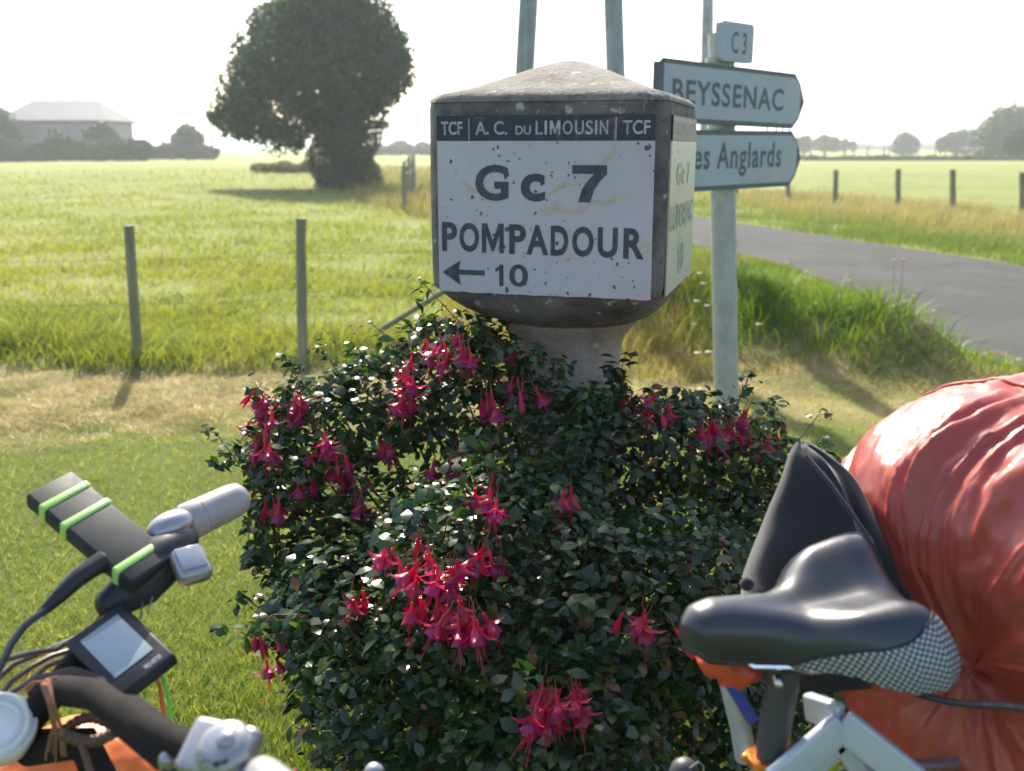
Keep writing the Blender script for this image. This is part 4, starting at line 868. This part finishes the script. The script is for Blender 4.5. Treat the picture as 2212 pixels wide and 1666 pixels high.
for side in (-1, 1):          # perforated mesh panels on the flanks of the wide end
    g = Geo(); idx = {}; 
    for i in range(0, 49):
        for j in range(0, 25):
            t = .42 + .575 * i / 48; s0_ = np.interp(t, [.42, .60, .78, .9, .96, 1], [.97, .76, .56, .40, .30, .22]); s = (s0_ + (1.0 - s0_) * j / 24) * side
            p = saddle_pt(t, s); e1 = saddle_pt(t + .004, s) - p; e2 = saddle_pt(t, s - .01 * side) - p; nrm = e1.cross(e2); nrm = -nrm if nrm.z < 0 and abs(s) < .9 else nrm
            out = (p - Vector((p.x, BY, 1.0))); nrm = nrm if nrm.dot(out) > 0 else -nrm
            g.v.append(tuple(p + nrm.normalized() * .0009))
    for i in range(48):
        for j in range(24): g.f.append((i * 25 + j, (i + 1) * 25 + j, (i + 1) * 25 + j + 1, i * 25 + j + 1)); g.m.append(0)
    mo = obj('mesh_panel', g, MAT['saddle_mesh'], None, angle=80)
    ca_ = mo.data.color_attributes.new('weave', 'FLOAT_COLOR', 'POINT'); vv_ = [Vector(q) for q in g.v]
    for i in range(49):
        arc = 0.0
        for j in range(24, -1, -1):
            if j < 24: arc += (vv_[i * 25 + j] - vv_[i * 25 + j + 1]).length
            ca_.data[i * 25 + j].color = (vv_[i * 25 + j].x, arc, 0, 1)
    sub(mo, sdl)
    pg_ = Geo(); pg_.tube([vv_[i * 25] for i in range(49)], .0011, 6); sub(obj('piping', pg_, MAT['black_plastic'], None), sdl)
for yy in (-.02, .02):
    g = Geo(); g.tube([(.20, BY + yy * .4, 1.028), (.235, BY + yy, 1.008), (.31, BY + yy, 1.006), (.36, BY + yy * 1.6, 1.02)], .0035, 8); sub(obj('saddle_rail', g, MAT['chrome'], None), sdl)
# seat post, clamp, frame
sp0 = Vector((.272, BY, .998)); sdirn = Vector((-.08, -.02, -.957)).normalized(); cl = sp0 + sdirn * .108
g = Geo(); g.tube([sp0 + sdirn * -.0, cl + sdirn * .02], .0163, 24); spo = obj('seatpost', g, MAT['seatpost'], bk)
g = Geo(); g.box(sp0 + V(.012, 0, .006), (.05, .04, .014), None, 0, .005); sub(obj('saddle_clamp', g, MAT['black_plastic'], None), spo)
g = Geo(); g.tube([sp0 + V(-.012, -.018, -.006), sp0 + V(-.012, -.024, -.006)], .005, 12, round_end=True); sub(obj('bolt', g, MAT['chrome'], None), spo)
g = Geo(); g.tube([cl - sdirn * .006, cl - sdirn * .004, cl + sdirn * .004, cl + sdirn * .007], [.0215, .0235, .0235, .0215], 28); cc = obj('seat_clamp', g, MAT['orange_alu'], bk)
g = Geo(); g.tube([cl + V(.02, -.022, 0), cl + V(.038, -.012, .002), cl + V(.042, .014, .004)], [.005, .004, .005], 8, round_end=True); sub(obj('clamp_lever', g, MAT['orange_alu'], None), cc)
g = Geo(); g.tube([cl + V(-.018, .012, 0) - sdirn * .002, cl + V(-.024, .004, 0) - sdirn * .002], .005, 10, round_end=True); sub(obj('clamp_bolt', g, MAT['orange_alu'], None), cc)
bb_ = Vector((.02, BY, .29)); fr_ = Geo(); wp = MAT['white_paint']
g = Geo(); g.tube([cl + sdirn * .004, cl + sdirn * .2, bb_], [.0185, .0185, .019], 24); obj('seat_tube', g, wp, bk)
head_t = Vector((-.42, BY, .86)); head_b = Vector((-.47, BY, .68))
g = Geo(); g.tube([head_t, head_b], .022, 20); obj('head_tube', g, wp, bk)
g = Geo(); g.tube([head_b + V(.01, 0, .03), Vector((-.25, BY, .50)), bb_], [.024, .026, .026], 20); obj('down_tube', g, wp, bk)
g = Geo(); g.tube([head_t + V(.01, 0, -.03), Vector((-.1, BY, .72)), cl + sdirn * .14], [.018, .017, .015], 20); obj('top_tube', g, wp, bk)
ra = Vector((.50, BY, .34)); fa_ = Vector((-.62, BY, .34))
for sy in (-1, 1):
    g = Geo(); g.tube([cl + sdirn * .04 + V(.012, sy * .015, 0), V(.34, BY + sy * .05, .70), ra + V(0, sy * .065, 0)], [.010, .009, .008], 12); obj('seat_stay', g, wp, bk)
    g = Geo(); g.tube([bb_ + V(0, sy * .02, 0), ra + V(0, sy * .065, 0)], [.011, .009], 12); obj('chain_stay', g, wp, bk)
    g = Geo(); g.tube([head_b + V(-.01, sy * .045, -.03), V(-.555, BY + sy * .058, .52), fa_ + V(0, sy * .055, 0)], [.017, .015, .011], 14); obj('fork_blade', g, wp, bk)
for nm, c_, in (('rear_wheel', ra), ('front_wheel', fa_)):
    hub = Geo(); hub.tube([c_ + V(0, -.05, 0), c_ + V(0, .05, 0)], .018, 14); wh = obj(nm, hub, MAT['silver'], bk)
    for nm2, R_, r_, mm in (('tyre', .325, .020, MAT['black_rubber']), ('rim', .298, .009, MAT['silver'])):
        g = Geo(); rows = []
        for i in range(48):
            a = 2 * PI * i / 48; rows.append([c_ + V(math.cos(a) * (R_ + r_ * math.cos(k * PI / 5)), r_ * math.sin(k * PI / 5), math.sin(a) * (R_ + r_ * math.cos(k * PI / 5))) for k in range(10)])
        rows.append(rows[0]); g.rings(rows, cap=False); sub(obj(nm2, g, mm, None), wh)
    g = Geo()
    for i in range(28):
        a = 2 * PI * i / 28; g.tube([c_ + V(0, .03 * (-1) ** i, 0), c_ + V(math.cos(a) * .296, 0, math.sin(a) * .296)], .001, 4)
    sub(obj('spokes', g, MAT['silver'], None, kind='stuff'), wh)
for sy in (-1, 1):
    g = Geo(); o = bb_ + V(0, sy * .06, 0); g.tube([o, o + V(-.13 * sy, 0, .10 * sy)], [.012, .009], 10); cr = obj('crank', g, MAT['black_plastic'], bk)
    g = Geo(); g.box(o + V(-.13 * sy, sy * .05, .10 * sy), (.09, .08, .02), None, 0, .005); sub(obj('pedal', g, MAT['black_plastic'], None), cr)
# rear rack and its white bracket plates
g = Geo(); q0 = cl + V(.012, -.014, -.012)
def bar(g, a, b_, w_, h_, m=0, bev=.004):
    a = Vector(a); b_ = Vector(b_); d_ = (b_ - a); R = d_.to_track_quat('X', 'Z').to_matrix(); return g.box((a + b_) / 2, (d_.length, w_, h_), R, m, bev)
pA = at(1722, 1650, .875); pB = at(1822, 1565, .885); pC = at(1927, 1650, .87); pD = at(1744, 1525, .93)
bar(g, pA + (pA - pB) * .5, pB, .012, .034); bar(g, pB + (pB - pC) * .08 , pC + (pC - pB) * .5, .012, .034); bar(g, pD, pB + V(.0, .004, .004), .014, .030)
bar(g, at(1757, 1666, .90), at(1822, 1600, .90), .01, .02); bar(g, at(1872, 1690, .90), at(1812, 1600, .90), .01, .02)
obj('rack_bracket', g, wp, bk)
g = Geo()
for sy in (-.04, .04): g.tube([(.34, BY + sy * .6 + .02, .835), (.40, BY + sy + .03, .835), (.74, BY + sy + .05, .835)], .007, 10)
for xx in (.40, .52, .64, .74): g.tube([(xx, BY - .01, .835), (xx, BY + .09, .835)], .006, 8)
for sy in (-.075, .075): g.tube([(.60, BY + sy * .5 + .05, .835), ra + V(.0, sy, 0)], .006, 8)
obj('rear_rack', g, MAT['silver'], bk)
g = Geo(); g.tube([at(1572, 1470, .985), at(1600, 1570, .985), at(1612, 1640, .98)], [.010, .012, .012], 12); obj('cable_stay', g, MAT['galv'], bk)
g = Geo(); bar(g, at(1568, 1462, .97), at(1630, 1560, .97), .004, .013, 0, .0015); obj('strap', g, MAT['blue_strap'], bk)
g = Geo(); q_ = at(1478, 1668, .95); g.tube([V(q_.x - .03, .905, .70), q_ - V(.004, .006, .03), q_], [.017, .017, .016], 20, round_end=True); bt = obj('bottle_cap', g, MAT['seatpost'], bk)
g = Geo(); g.tube([at(1490, 1660, .94), at(1508, 1646, .94), at(1520, 1656, .94), at(1518, 1680, .94)], .0009, 6); sub(obj('loop', g, MAT['wire'], None), bt)
g = Geo(); q_ = at(808, 1670, .92); g.tube([V(q_.x, .90, .73), q_ - V(0, .004, .03), q_], [.009, .009, .011], 16, round_end=True); obj('bell_post', g, MAT['silver'], bk)

# handlebar, stem, grips
STc = at(58, 1560, .93)
g = Geo(); g.tube([head_t, head_t + V(-.015, 0, .05), STc + V(0.0, 0, -.03)], [.017, .017, .019], 18); obj('stem', g, MAT['bar_black'], bk)
far_in = at(290, 1275, 1.045); far_g0 = at(398, 1132, 1.13); far_g1 = at(525, 1072, 1.185)
near_in = at(290, 1560, .78); near_p = at(470, 1640, .70); near_g1 = at(640, 1745, .62)
g = Geo(); g.tube([STc, at(150, 1450, .97), far_in, far_g0, far_g1], [.016, .0145, .012, .0115, .011], 18); g.tube([STc, at(120, 1490, .93), at(205, 1500, .86), near_in, near_p, near_g1], [.016, .016, .015, .0135, .0115, .011], 18)
hbr = obj('handlebar', g, MAT['bar_black'], bk)
def lathe_along(g, a, b_, prof, seg=28, m=0, sc=(1, 1)):
    a = Vector(a); b_ = Vector(b_); z_ = (b_ - a).normalized(); q = z_.to_track_quat('Z', 'Y').to_matrix(); L_ = (b_ - a).length; rows = []
    for t, r in prof: rows.append([a + z_ * t * L_ + q @ V(math.cos(2 * PI * j / seg) * r * sc[0], math.sin(2 * PI * j / seg) * r * sc[1], 0) for j in range(seg)])
    g.rings(rows, True, m); return g
# far hand: grip, twist collar, brake clamp, silver shifter
g = Geo(); lathe_along(g, far_g0, far_g1, [(0, .0215), (.05, .0235), (.28, .0230), (.285, .0222), (.295, .0222), (.30, .0228), (.6, .0222), (.85, .0215), (.96, .0190), (1.04, .0120), (1.08, .004)]); gr = obj('grip', g, MAT['grip'], bk); gr['label'] = 'far grey rubber grip'
dg_ = (far_g1 - far_g0).normalized()
g = Geo(); lathe_along(g, far_g0 - dg_ * .03, far_g0 + dg_ * .002, [(0, .0205), (.1, .0225), (.85, .0225), (1, .0205)]); obj('grip_collar', g, MAT['black_rubber'], bk)
g = Geo(); c_ = at(368, 1140, 1.105); R = (dg_).to_track_quat('X', 'Z').to_matrix(); g.ell(c_, (.030, .019, .019), R, nu=28, nv=16); obj('shifter_hood', g, MAT['silver'], bk)
c_ = at(414, 1214, 1.05); R = Matrix.Rotation(math.radians(38), 3, 'Z') @ Matrix.Rotation(math.radians(32), 3, 'X')
g = Geo(); g.box(c_ + R @ V(0, 0, -.006), (.040, .046, .024), R, 0, .010); sh = obj('gear_display', g, MAT['silver'], bk)
g = Geo(); g.box(c_ + R @ V(-.001, .002, .0055), (.030, .032, .004), R, 0, .0019); sub(obj('display_window', g, mat('smoky_window', (.20, .23, .27), .12, coat=.5), None), sh)
g = Geo(); g.tube([at(245, 1300, 1.03), at(300, 1262, 1.05), at(352, 1205, 1.075), at(392, 1170, 1.10)], [.020, .028, .030, .020], 20, round_end=True); obj('brake_clamp', g, MAT['black_plastic'], bk)
g = Geo(); g.tube([at(330, 1290, 1.03), at(318, 1325, 1.02), at(308, 1300, 1.02), at(303, 1340, 1.02)], .0012, 6); obj('clip', g, MAT['wire'], bk)
# brake lever and its hose
g = Geo(); g.tube([at(285, 1222, 1.06), at(215, 1215, 1.03), at(165, 1250, 1.01), at(125, 1290, .99), at(92, 1322, .98)], [.010, .0125, .0105, .0085, .0055], 14, round_end=True); bl = obj('brake_lever', g, MAT['black_plastic'], bk)
g = Geo(); g.tube([at(100, 1316, .98), at(55, 1350, .965), at(25, 1390, .955), at(5, 1430, .95), at(-30, 1500, .93)], .0042, 8); obj('brake_hose', g, MAT['cable'], bk)
for pts_ in (((0, 1428), (60, 1412), (120, 1403), (160, 1380)), ((-20, 1480), (30, 1436), (80, 1415), (150, 1385)), ((-20, 1530), (25, 1472), (70, 1440), (110, 1418), (170, 1400)), ((20, 1500), (60, 1475), (100, 1440), (150, 1420))):
    g = Geo(); g.tube([at(x_, y_, .96 + .02 * i) for i, (x_, y_) in enumerate(pts_)], .0034, 8); obj('cable', g, MAT['cable'], bk)
# near hand: clamp, round shift pod with print
R = Matrix.Rotation(math.radians(-22), 3, 'Z') @ Matrix.Rotation(math.radians(20), 3, 'X')
dn = (near_p - near_in).normalized()
g = Geo(); g.tube([at(345, 1560, .80), at(330, 1600, .76), at(400, 1590, .745)], [.02, .03, .022], 14); 
g = Geo(); lathe_along(g, at(262, 1535, .80), at(392, 1640, .735), [(0, .015), (.1, .0185), (.8, .0185), (1, .016)]); obj('near_clamp', g, MAT['bar_black'], bk)
g = Geo(); g.box(at(402, 1606, .735), (.020, .016, .014), R, 0, .004); obj('lever_pivot', g, MAT['silver'], bk)
pc = at(484, 1616, .675); Rp = Matrix.Rotation(math.radians(-18), 3, 'Z') @ Matrix.Rotation(math.radians(34), 3, 'X')
g = Geo(); g.box(pc + Rp @ V(-.008, 0, -.010), (.058, .044, .020), Rp, 0, .006); pod = obj('shift_pod', g, MAT['silver'], bk)
g = Geo(); lathe_along(g, pc + Rp @ V(0, 0, -.003), pc + Rp @ V(0, 0, .008), [(0, .0225), (.3, .0225), (.7, .020), (1, .014)]); sub(obj('pod_dial', g, MAT['silver'], None), pod)
g = Geo(); g.ell(pc + Rp @ V(.003, .004, .008), (.0075, .0075, .0045), Rp); sub(obj('pod_button', g, MAT['silver'], None), pod)
for i, ch in enumerate('MICRO'):
    a = math.radians(-50 - 22 * i); ctr = pc + Rp @ V(.0160 * math.cos(a), .0160 * math.sin(a), .0078); ux = Rp @ V(math.sin(a), -math.cos(a), .0); uz = Rp @ V(math.cos(a), math.sin(a), -.2)
    letters('lettering', ch, MAT['black_plastic'], ctr, ux, uz, (-.0023, .0023, -.002, .0025), pod, .01, 1, .0008)
g = Geo(); lathe_along(g, near_p + dn * .055, near_g1, [(0, .0165), (.1, .0175), (1, .0175)]); gr = obj('grip', g, MAT['grip'], bk); gr['label'] = 'near grey rubber grip'
g = Geo(); g.tube([at(362, 1654, .735), at(362, 1640, .728)], .0075, 18, round_end=True); obj('bar_bolt', g, MAT['silver'], bk)
# headlight at the left edge
hc = at(2, 1566, .90); hd_ = (Vector((0, 0, EYE)) - hc).normalized() * .5 + V(.15, -.2, .5); hd_.normalize()
g = Geo(); lathe_along(g, hc - hd_ * .05, hc, [(0, .018), (.4, .033), (.95, .0345), (1, .033)]); hl = obj('headlight', g, MAT['white_plastic'], bk)
g = Geo(); q = hd_.to_track_quat('Z', 'Y').to_matrix(); rows = [[hc + hd_ * dz + q @ V(math.cos(2 * PI * j / 36) * r, math.sin(2 * PI * j / 36) * r, 0) + V(-.004, 0, 0) for j in range(36)] for r, dz in ((.0335, -.003), (.0325, .005), (.029, .007), (.026, .002), (.024, -.004), (.0225, .004), (.019, .005), (.017, -.004), (.016, -.010))]
g.rings(rows, cap=False); sub(obj('rim', g, MAT['white_plastic'], None), hl)
g = Geo(); lathe_along(g, hc - hd_ * .01, hc - hd_ * .005, [(0, .019), (1, .017)]); sub(obj('lens', g, mat('lamp_lens', (.35, .37, .4), .1, coat=.8), None), hl)
# bar computer
cA, cB, cC, cD = at(247, 1288, 1.02), at(364, 1405, .955), at(267, 1518, .90), at(150, 1398, .965)
ctr = (cA + cB + cC + cD) / 4; ex = ((cB - cA) + (cC - cD)).normalized(); ey = ((cA - cD) + (cB - cC)); ez = ex.cross(ey).normalized(); ey = ez.cross(ex).normalized(); ez = -ez if ez.z < 0 else ez
Rc = Matrix((ex, ez.cross(ex), ez)).transposed(); wx = ((cB - cA).length + (cC - cD).length) / 2; wy = ((cA - cD).length + (cB - cC).length) / 2
g = Geo(); g.box(ctr - ez * .009, (wx, wy, .018), Rc, 0, .0035); dv = obj('bar_computer', g, MAT['black_plastic'], bk)
g = Geo(); g.box(ctr + ez * .0004 - ex * wx * .04 - Rc @ V(0, -.0, 0), (wx * .66, wy * .66, .0012), Rc, 0, .0005); sub(obj('screen', g, MAT['screen'], None), dv)
letters('lettering', 'PRO-METER', MAT['grey_text'], ctr + ez * .0006 + ex * wx * .415, (Rc @ V(0, 1, 0)), -ex, (wy * .06, wy * .34, -.003, .003), dv, .0, 1, .0004)
g = Geo(); g.box(ctr - ez * .028, (.03, .03, .03), Rc, 0, .005); g.tube([ctr - ez * .02, ctr - ez * .055 + V(0, .01, 0)], .018, 14); sub(obj('mount', g, MAT['black_plastic'], None), dv)

# ------------------------------------------------------------------ strapped pack on the bar
p1, p2, p3, p4 = at(136, 1005, 1.13), at(74, 1076, 1.08), at(290, 1268, 1.00), at(372, 1192, 1.06)
cp = (p1 + p2 + p3 + p4) / 4; ex = ((p4 - p1) + (p3 - p2)).normalized(); ey = ((p1 - p2) + (p4 - p3)); ez = ex.cross(ey).normalized(); ez = -ez if ez.z < 0 else ez; Rk = Matrix((ex, ez.cross(ex), ez)).transposed(); lx = ((p4 - p1).length + (p3 - p2).length) / 2; ly = ((p1 - p2).length + (p4 - p3).length) / 2
pk = thing('battery_pack', 'dark rectangular pack with three lime green bands strapped on the handlebar', 'battery pack', cp - ez * .02)
g = Geo(); g.box(cp - ez * .011, (lx, ly, .022), Rk, 0, .004); obj('casing', g, MAT['pack'], pk)
for f_ in (-.335, -.13, .36):
    g = Geo(); g.box(cp - ez * .011 + ex * lx * f_, (.0115, ly + .003, .025), Rk, 0, .0035); obj('band', g, MAT['lime_band'], pk)
# cord tied below the computer
cd = thing('knotted_cord', 'orange and green cord dangling below the bar computer', 'cord', at(345, 1440, .98))
g = Geo(); g.tube([at(354, 1405, .97), at(354, 1430, .965), at(338, 1452, .96), at(322, 1458, .965), at(328, 1448, .97), at(345, 1478, .965), at(350, 1520, .96), at(356, 1548, .955)], .0022, 8); obj('orange_strand', g, MAT['cord_orange'], cd)
g = Geo(); g.tube([at(330, 1440, .975), at(338, 1455, .96), at(352, 1465, .955), at(362, 1500, .955), at(370, 1552, .95)], .0019, 8); obj('green_strand', g, MAT['cord_green'], cd)
# string tassel and beaded bracelet
ts = thing('cord_tassel', 'reddish brown string tassel tied round the bar beside the headlight', 'string', at(100, 1490, .9))
for k in range(13):
    g = Geo(); a = random.uniform(-10, 12); g.tube([at(104 + a * .3, 1466, .905), at(98 + a, 1480, .893), at(110 + a * .7, 1520, .88), at(122 + a, 1570, .88), at(118 + a * 2.2, 1625 + random.uniform(-15, 25), .885)], .0009, 5); obj('strand', g, MAT['cord_brown'], ts)
for k, (a, b_) in enumerate((((104, 1470), (40, 1500)), ((108, 1466), (138, 1480)), ((100, 1476), (60, 1494)))):
    g = Geo(); p0 = at(*a, .9); p1_ = at(*b_, .9); g.tube([p0, p0.lerp(p1_, .5) + V(0, 0, .006), p1_], .0011, 5); obj('strand', g, MAT['cord_brown'], ts)
br = thing('beaded_bracelet', 'bracelet of dark brown wooden beads hanging below the handlebar', 'bracelet', at(190, 1590, .88))
for i in range(9):
    t = i / 8; p = at(140 + 112 * t, 1588 + 18 * math.sin(PI * t) - (8 * t), .865 + .0 * t); g = Geo(); g.ell(p, (.0062, .0062, .0062), nu=14, nv=8); obj('bead', g, MAT['bead'], br)
for i in range(9):
    t = i / 8; p = at(140 + 112 * t, 1576 - 26 * math.sin(PI * t), .90); g = Geo(); g.ell(p, (.0058, .0058, .0058), nu=14, nv=8); obj('bead', g, MAT['bead'], br)
g = Geo(); g.tube([at(176, 1608, .862), at(184, 1630, .855), at(194, 1665, .85), at(200, 1700, .845)], .0036, 8); obj('tail', g, MAT['bead'], br)

# ------------------------------------------------------------------ bags
def cloth_mat(name, c, rough, sheen=0, scale=9, coat=0.0):
    k = NT(name); v = k.co(); f = k.noise(v, scale, 4); k.base(k.ramp(f, [(.3, tuple(q * .85 for q in c)), (.7, c)])); k.b.inputs['Roughness'].default_value = rough; k.b.inputs['Coat Weight'].default_value = coat; k.b.inputs['Coat Roughness'].default_value = .28
    k.b.inputs['Sheen Weight'].default_value = sheen; k.bump(k.math('ADD', k.noise(v, 14, 4, .5, .6), k.math('MULTIPLY', k.noise(v, 520, 2), .06)), .006, .35); return k.m
MAT['red_nylon'] = cloth_mat('salmon_red_nylon', (.37, .062, .042), .40, coat=.12); MAT['fleece'] = cloth_mat('charcoal_fleece', (.018, .019, .023), 1.0, sheen=.25, scale=60)
duf = thing('kit_bag', 'large salmon red nylon bag with gathered folds on the rear rack', 'bag', (.78, .93, .89))
DC = Vector((.80, 1.10, .945)); DR = Vector((.352, .345, .276)); YAW = Matrix.Rotation(math.radians(25), 3, 'Z'); YI = YAW.inverted()
PAX = Vector((-.95, -.30, -.04)).normalized(); PU = PAX.cross(V(0, 0, 1)).normalized(); PV = PU.cross(PAX).normalized()     # axis through the gathered end
def kit(al, v):
    """al: angle from the gathered pole, v: angle round it"""
    d = PAX * math.cos(al) + (PU * math.cos(v) + PV * math.sin(v)) * math.sin(al)
    d = YI @ d; e = 3.4; k_ = (abs(d.x / DR.x) ** e + abs(d.y / DR.y) ** e + abs(d.z / DR.z) ** e) ** (-1 / e); p = YAW @ (d * k_); d = YAW @ d
    q = Vector((math.cos(v) * 2.6, math.sin(v) * 2.6, al * 1.1)); wv = v * 13 + 6.5 * mnoise.noise(q) + 1.2 * mnoise.noise(q * 2.6)
    r1_ = 1 - abs(math.sin(wv)) ** .8; r2_ = 1 - abs(math.sin(wv * 1.73 + 1.1 + al)) ** .9
    env = (.10 + .90 * max(0, min(1, .55 + 1.1 * math.sin(v)))) * (.45 + .9 * abs(mnoise.noise(Vector((math.cos(v) * 5, math.sin(v) * 5, 1.0))) * 2)) * math.exp(-((al - .72) / .36) ** 2) * (.35 + .65 * max(0, min(1, .5 + 1.6 * mnoise.noise(Vector((math.cos(v) * 1.7, math.sin(v) * 1.7, 4))))))
    soft = .0035 * mnoise.noise(p * 34 + V(5, 2, 1)) + .0018 * mnoise.noise(p * 80) + .014 * mnoise.noise(Vector((math.cos(v) * 1.9, math.sin(v) * 1.9, al * 1.4)) + V(3, 1, 2)) + .006 * mnoise.noise(Vector((math.cos(v) * 4.5, math.sin(v) * 4.5, al * 1.2)))
    drape = .012 * max(0, -math.sin(v)) * (1 - abs(math.sin(v * 6 + 1.5 * mnoise.noise(q * .7)))) * math.exp(-((al - 1.15) / .5) ** 2)
    seam = .0045 * math.exp(-((al - 1.12) / .018) ** 2); neck = -.05 * math.exp(-(al / .30) ** 2)
    return DC + p + d * (env * (.034 * r1_ + .016 * r2_) + soft + drape + seam + neck)
g = Geo(); rows = [[kit(.03 + (PI - .06) * i / 170, 2 * PI * j / 480) for j in range(480)] for i in range(171)]; g.rings(rows); obj('cover', g, MAT['red_nylon'], duf, angle=180)
g = Geo(); g.tube([kit(1.12, 2 * PI * k / 140) for k in range(141)], .0028, 8); obj('seam', g, MAT['red_nylon'], duf)
g = Geo()
for k in range(230):
    v_ = 2 * PI * k / 230; g.tube([kit(1.155, v_) + (kit(1.155, v_) - DC).normalized() * .0008, kit(1.155, v_ + .013) + (kit(1.155, v_ + .013) - DC).normalized() * .0008], .0006, 4)
obj('stitching', g, MAT['sign_black'], duf, kind='stuff')
def on_bag(px, py):      # nearest point of the bag along a line of sight
    d0 = (at(px, py, 1.0) - V(0, 0, EYE)).normalized(); t = .4
    while t < 1.6:
        p = V(0, 0, EYE) + d0 * t; q = YI @ (p - DC)
        if abs(q.x / (DR.x + .012)) ** 3.4 + abs(q.y / (DR.y + .012)) ** 3.4 + abs(q.z / (DR.z + .012)) ** 3.4 < 1: return p
        t += .003
    return V(0, 0, EYE) + d0
g = Geo(); g.tube([on_bag(1985 + 14 * k, 1500 + 2.2 * k + 6 * math.sin(k * .3)) for k in range(26)], .0042, 8); obj('bungee_strap', g, MAT['cable'], duf)
# orange pouch under the saddle
pu = thing('rain_cover', 'crumpled bright orange cover bundled under the saddle', 'rain cover', at(1580, 1440, .93))
def crum(p):
    n = mnoise.noise(p * 55) * .006 + mnoise.noise(p * 130) * .0025; return p + p.normalized() * n + V(0, 0, .002 * math.sin(p.x * 380))
g = Geo(); g.ell(at(1578, 1428, .935), (.036, .030, .022), Matrix.Rotation(.25, 3, 'Y'), nu=48, nv=30, f=crum); obj('cloth', g, cloth_mat('red_orange_nylon', (.58, .075, .025), .45), pu, angle=180)
# folded fleece between the saddle and the bag
fz = thing('fleece', 'charcoal fleece folded to a point and wedged between saddle and red bag', 'fleece', (.37, 1.02, .95))
left = [(1608, 1285), (1618, 1235), (1640, 1160), (1662, 1100), (1690, 1035), (1712, 985), (1728, 962)]
right = [(1960, 1285), (1945, 1235), (1918, 1170), (1888, 1105), (1842, 1030), (1795, 985), (1752, 962)]
rows = []
for i, (l_, r_) in enumerate(zip(left, right)):
    t = i / 6; Yc = 1.07 + .05 * t; th_ = .055 * (1 - t) + .007; pl_ = at(*l_, Yc); pr_ = at(*r_, Yc + .02); cx_ = (pl_ + pr_) / 2; hw = (pr_ - pl_) / 2; ring_ = []
    for j in range(40):
        a = 2 * PI * j / 40; c_, s_ = math.cos(a), math.sin(a); e = .8; p = cx_ + hw * (abs(c_) ** e * math.copysign(1, c_)) + V(0, abs(s_) ** e * math.copysign(1, s_) * th_, 0)
        if s_ < 0: p += V(0, -.012 * math.exp(-((c_ - (.25 + .1 * t)) / .10) ** 2) * (1 - .5 * t), 0); p += V(0, .016 * math.exp(-((c_ - (.42 + .1 * t)) / .09) ** 2) * (1 - .6 * t), 0)
        p += V(0, .004 * math.sin(c_ * 5 + i), .002 * math.sin(c_ * 7 + i * 1.3)); ring_.append(p)
    rows.append(ring_)
base_r = [p + V(0, 0, -.09) for p in rows[0]]; rows.insert(0, base_r)
for row in rows:
    for k_ in range(len(row)): row[k_] = row[k_] + V(.004 * mnoise.noise(row[k_] * 22), .010 * mnoise.noise(row[k_] * 16 + V(3, 1, 0)), .003 * mnoise.noise(row[k_] * 30))
def cr_rows(rows, k=5):
    out = []
    for i in range(len(rows) - 1):
        p0 = rows[max(i - 1, 0)]; p1_ = rows[i]; p2_ = rows[i + 1]; p3_ = rows[min(i + 2, len(rows) - 1)]
        for q in range(k):
            t = q / k; out.append([.5 * ((2 * b_) + (c_ - a_) * t + (2 * a_ - 5 * b_ + 4 * c_ - d_) * t * t + (3 * b_ - a_ - 3 * c_ + d_) * t ** 3) for a_, b_, c_, d_ in zip(p0, p1_, p2_, p3_)])
    return out + [rows[-1]]
g = Geo(); g.rings(cr_rows(rows)); obj('body', g, MAT['fleece'], fz, angle=70)
g = Geo(); g.tube([at(1742, 985, 1.09), at(1790, 1040, 1.06), at(1830, 1095, 1.035), at(1868, 1150, 1.02), at(1885, 1175, 1.01)], .0022, 8); obj('hem', g, MAT['fleece'], fz)
g = Geo(); g.ell(at(1614, 1262, .995), (.008, .007, .008)); obj('cord_end', g, MAT['fleece'], fz)
# orange bar bag at the lower left
ob = thing('handlebar_bag', 'orange bag with dark brown trim hung below the handlebar', 'bag', at(170, 1660, .90))
def bagf(p): return p + p.normalized() * (mnoise.noise(p * 18) * .012 + mnoise.noise(p * 60) * .003)
g = Geo(); g.ell(at(180, 1700, 1.02), (.105, .08, .082), Matrix.Rotation(.1, 3, 'Y'), nu=60, nv=36, f=bagf); obj('shell', g, MAT['orange_cloth'], ob, angle=180)
g = Geo(); g.tube([at(85, 1485, .94), at(150, 1478, .94), at(220, 1495, .93), at(275, 1535, .91)], [.013, .018, .019, .016], 20, round_end=True); obj('roll_top', g, mat('dark_brown_cloth', (.028, .022, .020), .9, bump=.4, bscale=120), ob)

# ------------------------------------------------------------------ haze over the fields
hz_m = bpy.data.materials.new('pale_haze'); hz_m.use_nodes = True; t_ = hz_m.node_tree; t_.nodes.remove(t_.nodes['Principled BSDF'])
pv = t_.nodes.new('ShaderNodeVolumePrincipled'); pv.inputs['Color'].default_value = (.90, .95, 1, 1); pv.inputs['Density'].default_value = .0010; pv.inputs['Anisotropy'].default_value = .3
t_.links.new(pv.outputs[0], t_.nodes['Material Output'].inputs['Volume'])
g = Geo(); g.box((0, 2050, 9), (6100, 5000, 26)); obj('haze', g, hz_m, smooth=False, kind='stuff')
